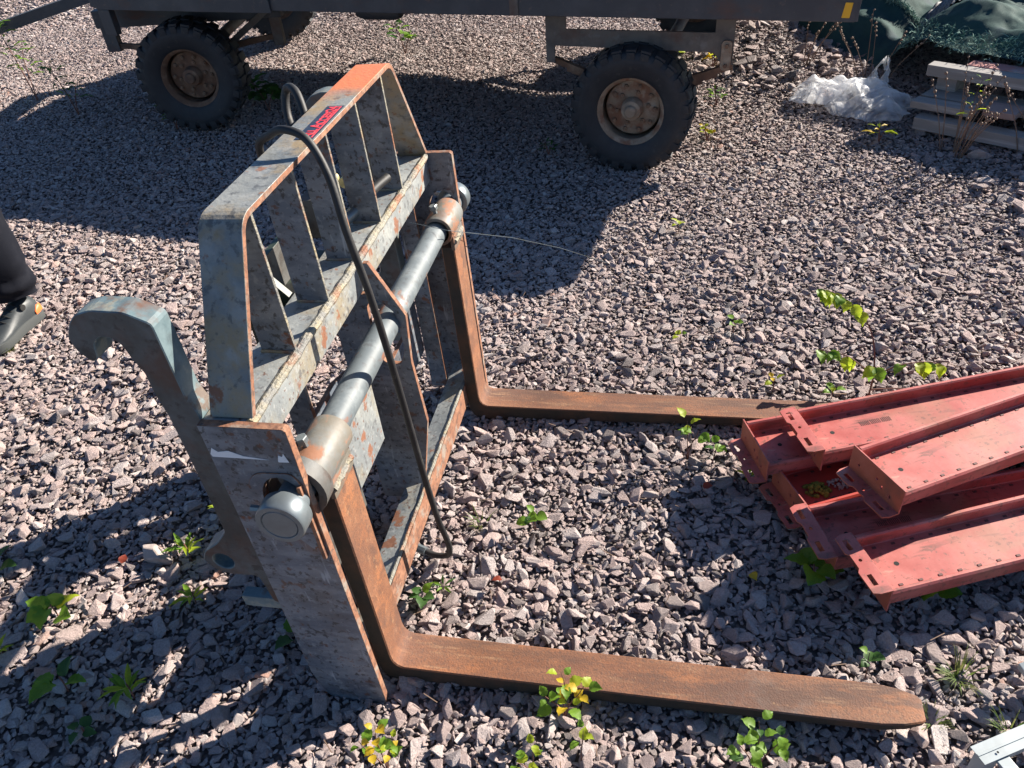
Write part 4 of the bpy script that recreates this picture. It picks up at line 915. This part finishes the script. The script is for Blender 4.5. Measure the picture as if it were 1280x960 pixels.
# ------------------------------------------------------------------ plants
def leaf_mesh(kind):
    if kind == 'ovate': hw = [(0, .0), (.10, .22), (.22, .37), (.32, .34), (.36, .41), (.50, .36), (.54, .39), (.68, .25), (.72, .27), (.86, .10), (1, 0)]
    elif kind == 'lobed': hw = [(-.03, .04), (-.12, .20), (-.08, .34), (.04, .44), (.10, .41), (.24, .54), (.32, .47), (.44, .48), (.56, .38), (.66, .36), (.76, .24), (.88, .15), (1, 0)]
    elif kind == 'round': hw = [(-.04, .05), (-.08, .22), (.02, .40), (.16, .50), (.34, .52), (.52, .46), (.68, .36), (.82, .24), (.93, .12), (1.0, 0)]
    else: hw = [(0, .01), (.12, .06), (.3, .115), (.5, .125), (.7, .09), (.86, .05), (1, 0)]
    bm = bmesh.new(); c = []; l = []; r = []
    for x, w in hw:
        z = .10*math.sin(x*2.6)-.16*x*x
        c.append(bm.verts.new((x, 0, z-.02))); l.append(bm.verts.new((x, w, z+w*.28+.03*math.sin(x*17)))); r.append(bm.verts.new((x, -w, z+w*.28-.03*math.sin(x*15))))
    for i in range(len(hw)-1):
        for a, b_ in ((c, l), (r, c)):
            try: bm.faces.new((a[i], a[i+1], b_[i+1], b_[i]))
            except ValueError: pass
    bmesh.ops.remove_doubles(bm, verts=bm.verts, dist=1e-4); bmesh.ops.recalc_face_normals(bm, faces=bm.faces)
    return bm_mesh(bm, smooth=True)
LM = {}
def lm(kind, mname):
    if (kind, mname) not in LM:
        me = leaf_mesh(kind); me.materials.append(M[mname]); LM[(kind, mname)] = me
    return LM[(kind, mname)]
def add_leaf(T, p, size, az, pitch, kind, mname, rg):
    o = bpy.data.objects.new('leaf', lm(kind, mname)); col.objects.link(o); o.parent = T; o.location = p
    o.rotation_euler = (rg.uniform(-.45, .45), -pitch, az); o.scale = (size, size*rg.uniform(.85, 1.1), size); return o
def plant(label, x, y, stems, kind='ovate', mats=('leaf',), size=.03, seed=1, name='seedling', cat='plant', group=None, sr=.0016):
    """stems: list of (lean azimuth deg, lean distance, height, number of leaves)"""
    rg = random.Random(seed); T = thing(name, label, cat, (x, y, H(x, y)+.004), 0, group)
    for (az, lean, h, n) in stems:
        a = rad(az); d = Vector((math.cos(a), math.sin(a), 0))
        pts = [Vector((0, 0, -.01)), d*lean*.25+Vector((0, 0, h*.4)), d*lean*.6+Vector((rg.uniform(-.01, .01)*h*5, 0, h*.75)), d*lean+Vector((0, 0, h))]
        new_obj('stem', tube_mesh(pts, sr, 5, 4, lambda t: sr*(1.2-.7*t)), 'stem', T)
        cp = catmull(pts, 6)
        for k in range(n):
            t = .35+.65*(k+1)/n if n > 1 else 1; p = cp[min(int(t*(len(cp)-1)), len(cp)-1)]
            la = k*2.4+rg.uniform(-.5, .5)+a; s = size*rg.uniform(.65, 1.15)*(1.1-.3*t)
            q = p+Vector((math.cos(la), math.sin(la), .35))*s*.35
            add_leaf(T, q, s, la, rg.uniform(-.15, .55), kind, rg.choice(mats), rg)
    return T
def rosette(label, x, y, n, size, kind, mats, seed, pitch=(.2, .9), name='weed', group=None, h=.0):
    rg = random.Random(seed); T = thing(name, label, 'plant', (x, y, H(x, y)+.006), 0, group)
    if h: new_obj('stem', tube_mesh([(0, 0, -.01), (.003, .003, h*.5), (0, .005, h)], .002, 5, 3), 'stem', T)
    for k in range(n):
        a = 2*math.pi*k/n+rg.uniform(-.3, .3); z = h*(.4+.6*k/n)
        r_ = .005 if kind == 'lance' else size*.35
        add_leaf(T, Vector((math.cos(a)*r_, math.sin(a)*r_, z+(.012 if not h else 0)+r_*.6)), size*rg.uniform(.7, 1.1), a, rg.uniform(*pitch), kind, rg.choice(mats), rg)
    return T
G = 'leaf'; Y = 'leafy'; D = 'leafd'; YY = 'leafyel'
S = 'birch seedlings growing through the gravel'
plant('yellow green seedling overlapping the near edge of the near fork tine', .425, -.045, [(100, .03, .13, 7), (20, .05, .11, 6), (200, .04, .10, 5), (320, .02, .08, 4)], 'ovate', (G, G, Y, YY), .037, 2, group=S)
plant('upright seedling with some yellow leaves below the foot of the near side plate', .045, -.225, [(90, .02, .17, 8), (10, .03, .12, 6), (180, .04, .13, 5), (60, .04, .08, 4)], 'ovate', (G, G, Y, YY), .031, 3, group=S)
plant('small seedling at the bottom image edge, left of the tuft with two leaves', .375, -.19, [(80, .03, .09, 5), (200, .03, .07, 4)], 'ovate', (G, Y), .028, 4, group=S)
plant('thin two leaved seedling at the bottom edge below the near tine', .475, -.15, [(70, .02, .11, 4)], 'ovate', (G, G, Y), .030, 5, group=S)
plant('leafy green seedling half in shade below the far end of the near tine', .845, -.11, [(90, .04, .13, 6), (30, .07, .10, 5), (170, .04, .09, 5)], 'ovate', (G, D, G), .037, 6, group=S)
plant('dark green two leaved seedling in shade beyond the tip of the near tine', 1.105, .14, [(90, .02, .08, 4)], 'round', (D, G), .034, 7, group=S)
plant('small green seedling in the sun midway between the two tines', .265, .505, [(90, .01, .06, 4), (200, .02, .05, 2)], 'round', (G, D), .034, 8, group=S)
plant('yellow and green seedling on a thin stem just in front of the far tine', .69, .845, [(100, .03, .12, 4), (10, .03, .10, 3)], 'ovate', (Y, G, G), .046, 9, group=S)
plant('round leaved green sprig right of the yellow and green seedling', .765, .82, [(60, .03, .06, 4)], 'round', (D, G), .034, 10, group=S)
rosette('star shaped green weed at the left end of the red beam pile', .872, .765, 7, .045, 'lance', (G, Y), 11)
rosette('big lobed green leaves under the left end of the red beams', 1.015, .42, 6, .058, 'lobed', (G, G), 12, (-.1, .5), h=.05)
rosette('green leaf poking out in front of the nearest red beam', 1.30, .40, 3, .05, 'lobed', (G,), 13, (-.1, .4), h=.02)
# the tall arching sapling behind the red beams, with its branches
def sapling():
    x, y = 1.262, 1.165; T = thing('birch_sapling', 'arching young birch sapling with yellow green leaves behind the red beams', 'sapling', (x, y, H(x, y)))
    rg = random.Random(5)
    main = [(0, 0, 0), (.0, .0, .12), (-.02, .02, .24), (-.07, .03, .33), (-.14, .04, .385), (-.20, .05, .40)]
    for pts, ts in ((main, [.62, .68, .73, .78, .82, .86, .90, .94, .97, 1.0]), ([(0, 0, .10), (.07, .02, .135), (.16, .04, .14), (.215, .05, .12)], [.45, .55, .65, .75, .85, 1.]), ([(0, 0, .11), (-.08, .03, .16), (-.17, .05, .17)], [.4, .55, .7, .85, 1.]), ([(0, 0, .05), (.09, 0, .06), (.17, .0, .05)], [.8, 1.]), ([(0, 0, .13), (.0, -.01, .15)], [.6, .8, 1.])):
        new_obj('branch', tube_mesh(pts, .0025, 5, 5, lambda t: .003*(1.1-.7*t)), 'stem', T); cp = catmull(pts, 8)
        for t in ts:
            p = cp[int(t*(len(cp)-1))]; a = rg.uniform(3.4, 5.6); add_leaf(T, p, rg.uniform(.038, .056), a, rg.uniform(-.9, -.2), 'ovate', rg.choice((Y, G, Y)), rg)
sapling()
plant('little yellow green seedling left of the arching sapling', 1.15, 1.16, [(90, .0, .06, 5)], 'ovate', (Y, G), .034, 14, group=S)
plant('tiny pale seedling by itself beyond the far tine', .849, 1.534, [(90, .0, .05, 4)], 'ovate', (G, Y), .034, 15, group=S)
plant('tiny bright seedling on open gravel below the right trailer wheel', .63, 2.298, [(90, .0, .05, 4)], 'ovate', (G, Y), .040, 16, group=S)
plant('tiny seedling just above the middle of the far tine', .655, 1.449, [(90, .0, .04, 3)], 'ovate', (G, Y), .032, 17, group=S)
plant('tiny yellow seedling above the joint of far tine and red beams', .969, 1.20, [(90, .0, .05, 4)], 'ovate', (Y, YY), .030, 18, group=S)
# left foreground
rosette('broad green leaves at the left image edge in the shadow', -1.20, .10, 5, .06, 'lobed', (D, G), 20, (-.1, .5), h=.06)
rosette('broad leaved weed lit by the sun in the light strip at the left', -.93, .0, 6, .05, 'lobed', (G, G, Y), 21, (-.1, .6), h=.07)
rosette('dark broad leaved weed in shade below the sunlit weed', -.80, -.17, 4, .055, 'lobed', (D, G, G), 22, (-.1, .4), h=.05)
rosette('narrow leaved rosette in the shade near the bottom left corner', -.64, -.15, 13, .06, 'lance', (G, Y), 23, (.1, .8), h=.05)
rosette('bright narrow leaved sprig sticking up into the sun by the hook eye', -.60, .37, 12, .065, 'lance', (Y, G), 24, (.2, 1.), h=.16)
rosette('second bright narrow leaved sprig, lower and nearer the pale rock', -.70, .26, 11, .06, 'lance', (Y, G), 25, (.1, .8), h=.06)
rosette('small narrow leaved weed in shade above the bright sprig', -.63, .58, 8, .06, 'lance', (D, G), 26, (.1, .6), h=.04)
rosette('large dark green leaf at the back foot of the near side plate', -.30, .075, 3, .06, 'lobed', (D, G), 27, (-.3, .3), h=.02)
rosette('small starry weed in the shadow right of the pale rock', -.62, .13, 8, .055, 'lance', (Y, G), 28, (.1, .7), h=.03)
rosette('tiny narrow leaved weed among stones by the bottom left corner', -1.02, -.12, 8, .05, 'lance', (G, Y), 29, (.1, .7), h=.03)
rosette('small dark weed close to the bottom image edge at the left', -.70, -.26, 4, .035, 'lobed', (D,), 30, (-.1, .4), h=.02)
rosette('reddish low weed between the near tine and the hose end', .05, .27, 7, .035, 'lance', (D, G), 31, (.1, .6))
rosette('small green weed low by the lower front beam of the fork', .0, .235, 5, .035, 'lobed', (D, G), 32, (0, .4))
# around and below the trailer
W_ = 'tall leafy weeds around the trailer'
def tallweed(label, x, y, h, n, seed, mats=(G, D), size=.07, kind='ovate', lean=.06):
    return plant(label, x, y, [(200, lean, h, n), (30, lean, h*.6, n//2)], kind, mats, size, seed, 'tall_weed', 'weed', W_, .004)
tallweed('tall feathery weed left of the steered front trailer wheel', -4.0, 4.05, .62, 26, 40, (G, D), .10, 'lance')
tallweed('second tall weed, nearer to the front trailer wheel', -3.45, 3.75, .34, 18, 41, (D, G), .09, 'lance')
tallweed('low dark weed at the far left in the trailer shadow', -4.35, 3.75, .22, 14, 42, (D,), .11, 'ovate')
tallweed('small green weed leaning on the front trailer tyre', -2.50, 3.42, .14, 9, 43, (G, D), .07, 'lance', .02)
tallweed('pale green weed in the sun between the two front trailer wheels', -2.72, 5.60, .30, 12, 44, (G, Y), .09, 'round', .03)
tallweed('dark weed standing behind the guard arch in the trailer shadow', -2.02, 3.75, .20, 14, 45, (D,), .09, 'lobed')
tallweed('dark sprig at the upper edge of the trailer shadow behind the arch', -1.45, 4.95, .22, 10, 46, (D, G), .08, 'ovate')
tallweed('dark weed in shade just left of the rear trailer wheel', -.10, 3.20, .08, 10, 47, (D,), .05, 'lance', .02)
tallweed('small bright weed right of the rear trailer wheel', .815, 3.85, .10, 10, 48, (G, D), .06, 'lance', .02)
tallweed('yellow weed on a thin stem below the rear leaf spring', .76, 3.35, .08, 6, 49, (Y, YY), .045, 'ovate', .02)
tallweed('yellow flowering weed under the rear spring shackle', .80, 4.45, .10, 7, 50, (Y, YY), .06, 'ovate', .02)
tallweed('green weed behind the rear tyre under the axle frame', .55, 4.7, .12, 8, 51, (G, Y), .07, 'ovate', .02)
tallweed('yellow tipped weed in front of the plastic film', 1.63, 3.28, .09, 6, 52, (Y, YY), .07, 'lance', .02)
def tuft(label, x, y, n, h, seed, name='grass_tuft'):
    rg = random.Random(seed); T = thing(name, label, 'grass', (x, y, H(x, y)), 0, 'small tufts of grass in the gravel')
    bm = bmesh.new()
    for k in range(n):
        a = rg.uniform(0, 6.28); l = h*rg.uniform(.5, 1); d = Vector((math.cos(a), math.sin(a), 0)); w = Vector((-d.y, d.x, 0))*.0016
        o = d*rg.uniform(0, .02); P_ = [o+d*l*t*.75+Vector((0, 0, l*(t-.55*t*t)*1.2)) for t in (0, .35, .7, 1)]
        vs = [[bm.verts.new(p-w*(1-t)), bm.verts.new(p+w*(1-t))] for p, t in zip(P_[:3], (0, .2, .5))]; tip = bm.verts.new(P_[3])
        for q, r in zip(vs, vs[1:]): bm.faces.new((q[0], q[1], r[1], r[0]))
        bm.faces.new((vs[2][0], vs[2][1], tip))
    o = new_obj('blades', bm_mesh(bm), 'grass', T); o['kind'] = 'stuff'
tuft('spreading grass tuft beyond the tip of the near tine', 1.31, .17, 45, .085, 1)
tuft('little grass tuft beside the galvanised frame', 1.385, .05, 30, .06, 2)
tuft('little grass tuft in front of the dark grey shoe', -1.95, 1.12, 40, .07, 3)
tuft('grass tuft in shade at the upper left of the trailer shadow', -3.9, 3.4, 40, .12, 4)
tuft('thin dry grass tuft in the gravel right of the near tine tip', 1.23, .05, 20, .05, 5)
tuft('thin grass blades in the sun between hose end and near tine', .10, .52, 14, .07, 6)
def dry(label, x, y, stems, seed, h=.4):
    rg = random.Random(seed); T = thing('dry_weed', label, 'dry weed', (x, y, H(x, y)), 0, 'dry brown weed stalks by the boards')
    for k in range(stems):
        a = rg.uniform(0, 6.28); l = rg.uniform(.03, .22)*h/.4; hh = h*rg.uniform(.55, 1); d = Vector((math.cos(a), math.sin(a), 0)); o = d*rg.uniform(0, .09)
        pts = [o, o+d*l*.3+Vector((0, 0, hh*.4)), o+d*l*.7+Vector((0, 0, hh*.75)), o+d*l+Vector((0, 0, hh))]
        s = new_obj('stalk', tube_mesh(pts, .003, 4, 3, lambda t: .0034*(1-.6*t)), 'stalk', T)
        bm = bmesh.new()
        for j in range(4):
            g = bmesh.ops.create_icosphere(bm, subdivisions=1, radius=rg.uniform(.005, .009)); bmesh.ops.translate(bm, verts=g['verts'], vec=pts[3]-(pts[3]-pts[2])*(.3*j)+Vector((rg.uniform(-.008, .008), rg.uniform(-.008, .008), 0)))
        new_obj('seed_head', bm_mesh(bm), 'stalk', s)
dry('clump of dry brown stalks in front of the short grey board', 1.95, 3.12, 16, 1, .42)
dry('dry stalks standing in front of the right part of the board pile', 2.30, 3.05, 12, 2, .40)
dry('dry seed stalks rising behind the plastic film', 1.72, 4.15, 7, 3, .40)
dry('thin dry stalks in the shade left of the plastic film', 1.35, 4.35, 5, 4, .35)
dry('thin dry stalks right at the image edge below the boards', 2.45, 2.75, 6, 5, .30)
plant('green topped stem among the dry stalks before the boards', 1.99, 3.14, [(60, .06, .34, 12)], 'lance', (Y, G), .05, 60)
# scattered fallen leaves and twigs between the stones
def litter():
    rg = random.Random(8); bm = bmesh.new()
    for k in range(420):
        x = rg.uniform(-1.6, 2.2); y = rg.uniform(-.5, 3.0); z = H(x, y)+.022; a = rg.uniform(0, 6.28); L_ = rg.uniform(.012, .05); d = Vector((math.cos(a), math.sin(a), rg.uniform(-.2, .3)))*L_; w = Vector((-d.y, d.x, 0)).normalized()*rg.uniform(.0006, .0014)
        p = Vector((x, y, z)); v = [bm.verts.new(q) for q in (p-w, p+w, p+d+w, p+d-w, p-Vector((0, 0, .002)), p+d-Vector((0, 0, .002)))]
        bm.faces.new(v[:4]); bm.faces.new((v[1], v[4], v[5], v[2])); bm.faces.new((v[4], v[0], v[3], v[5]))
    tag(new_obj('dry_litter', bm_mesh(bm), 'stalk'), 'fine dry twigs and stems scattered between the stones', 'litter', kind='stuff')
litter()
for k, (x, y, mn, lb) in enumerate([(.735, .70, 'redleaf', 'small red fallen leaf on sunlit stones between the tines'), (-.86, .19, 'redleaf', 'dark red fallen leaf in the lit strip left of the fork'), (.21, .30, 'redleaf', 'tiny red leaf on the gravel above the near tine'), (.86, .40, 'leafyel', 'dry orange stem leaf in the shadow between the tines')]):
    if 'redleaf' not in M: M['redleaf'] = leafmat('red_leaf', (.35, .05, .03), (.25, .08, .04))
    me = leaf_mesh('ovate'); o = new_obj('fallen_leaf', me, mn); o.location = (x, y, H(x, y)+.03); o.scale = (.03,)*3; o.rotation_euler = (.3, -.2, k*1.7); tag(o, lb, 'leaf')
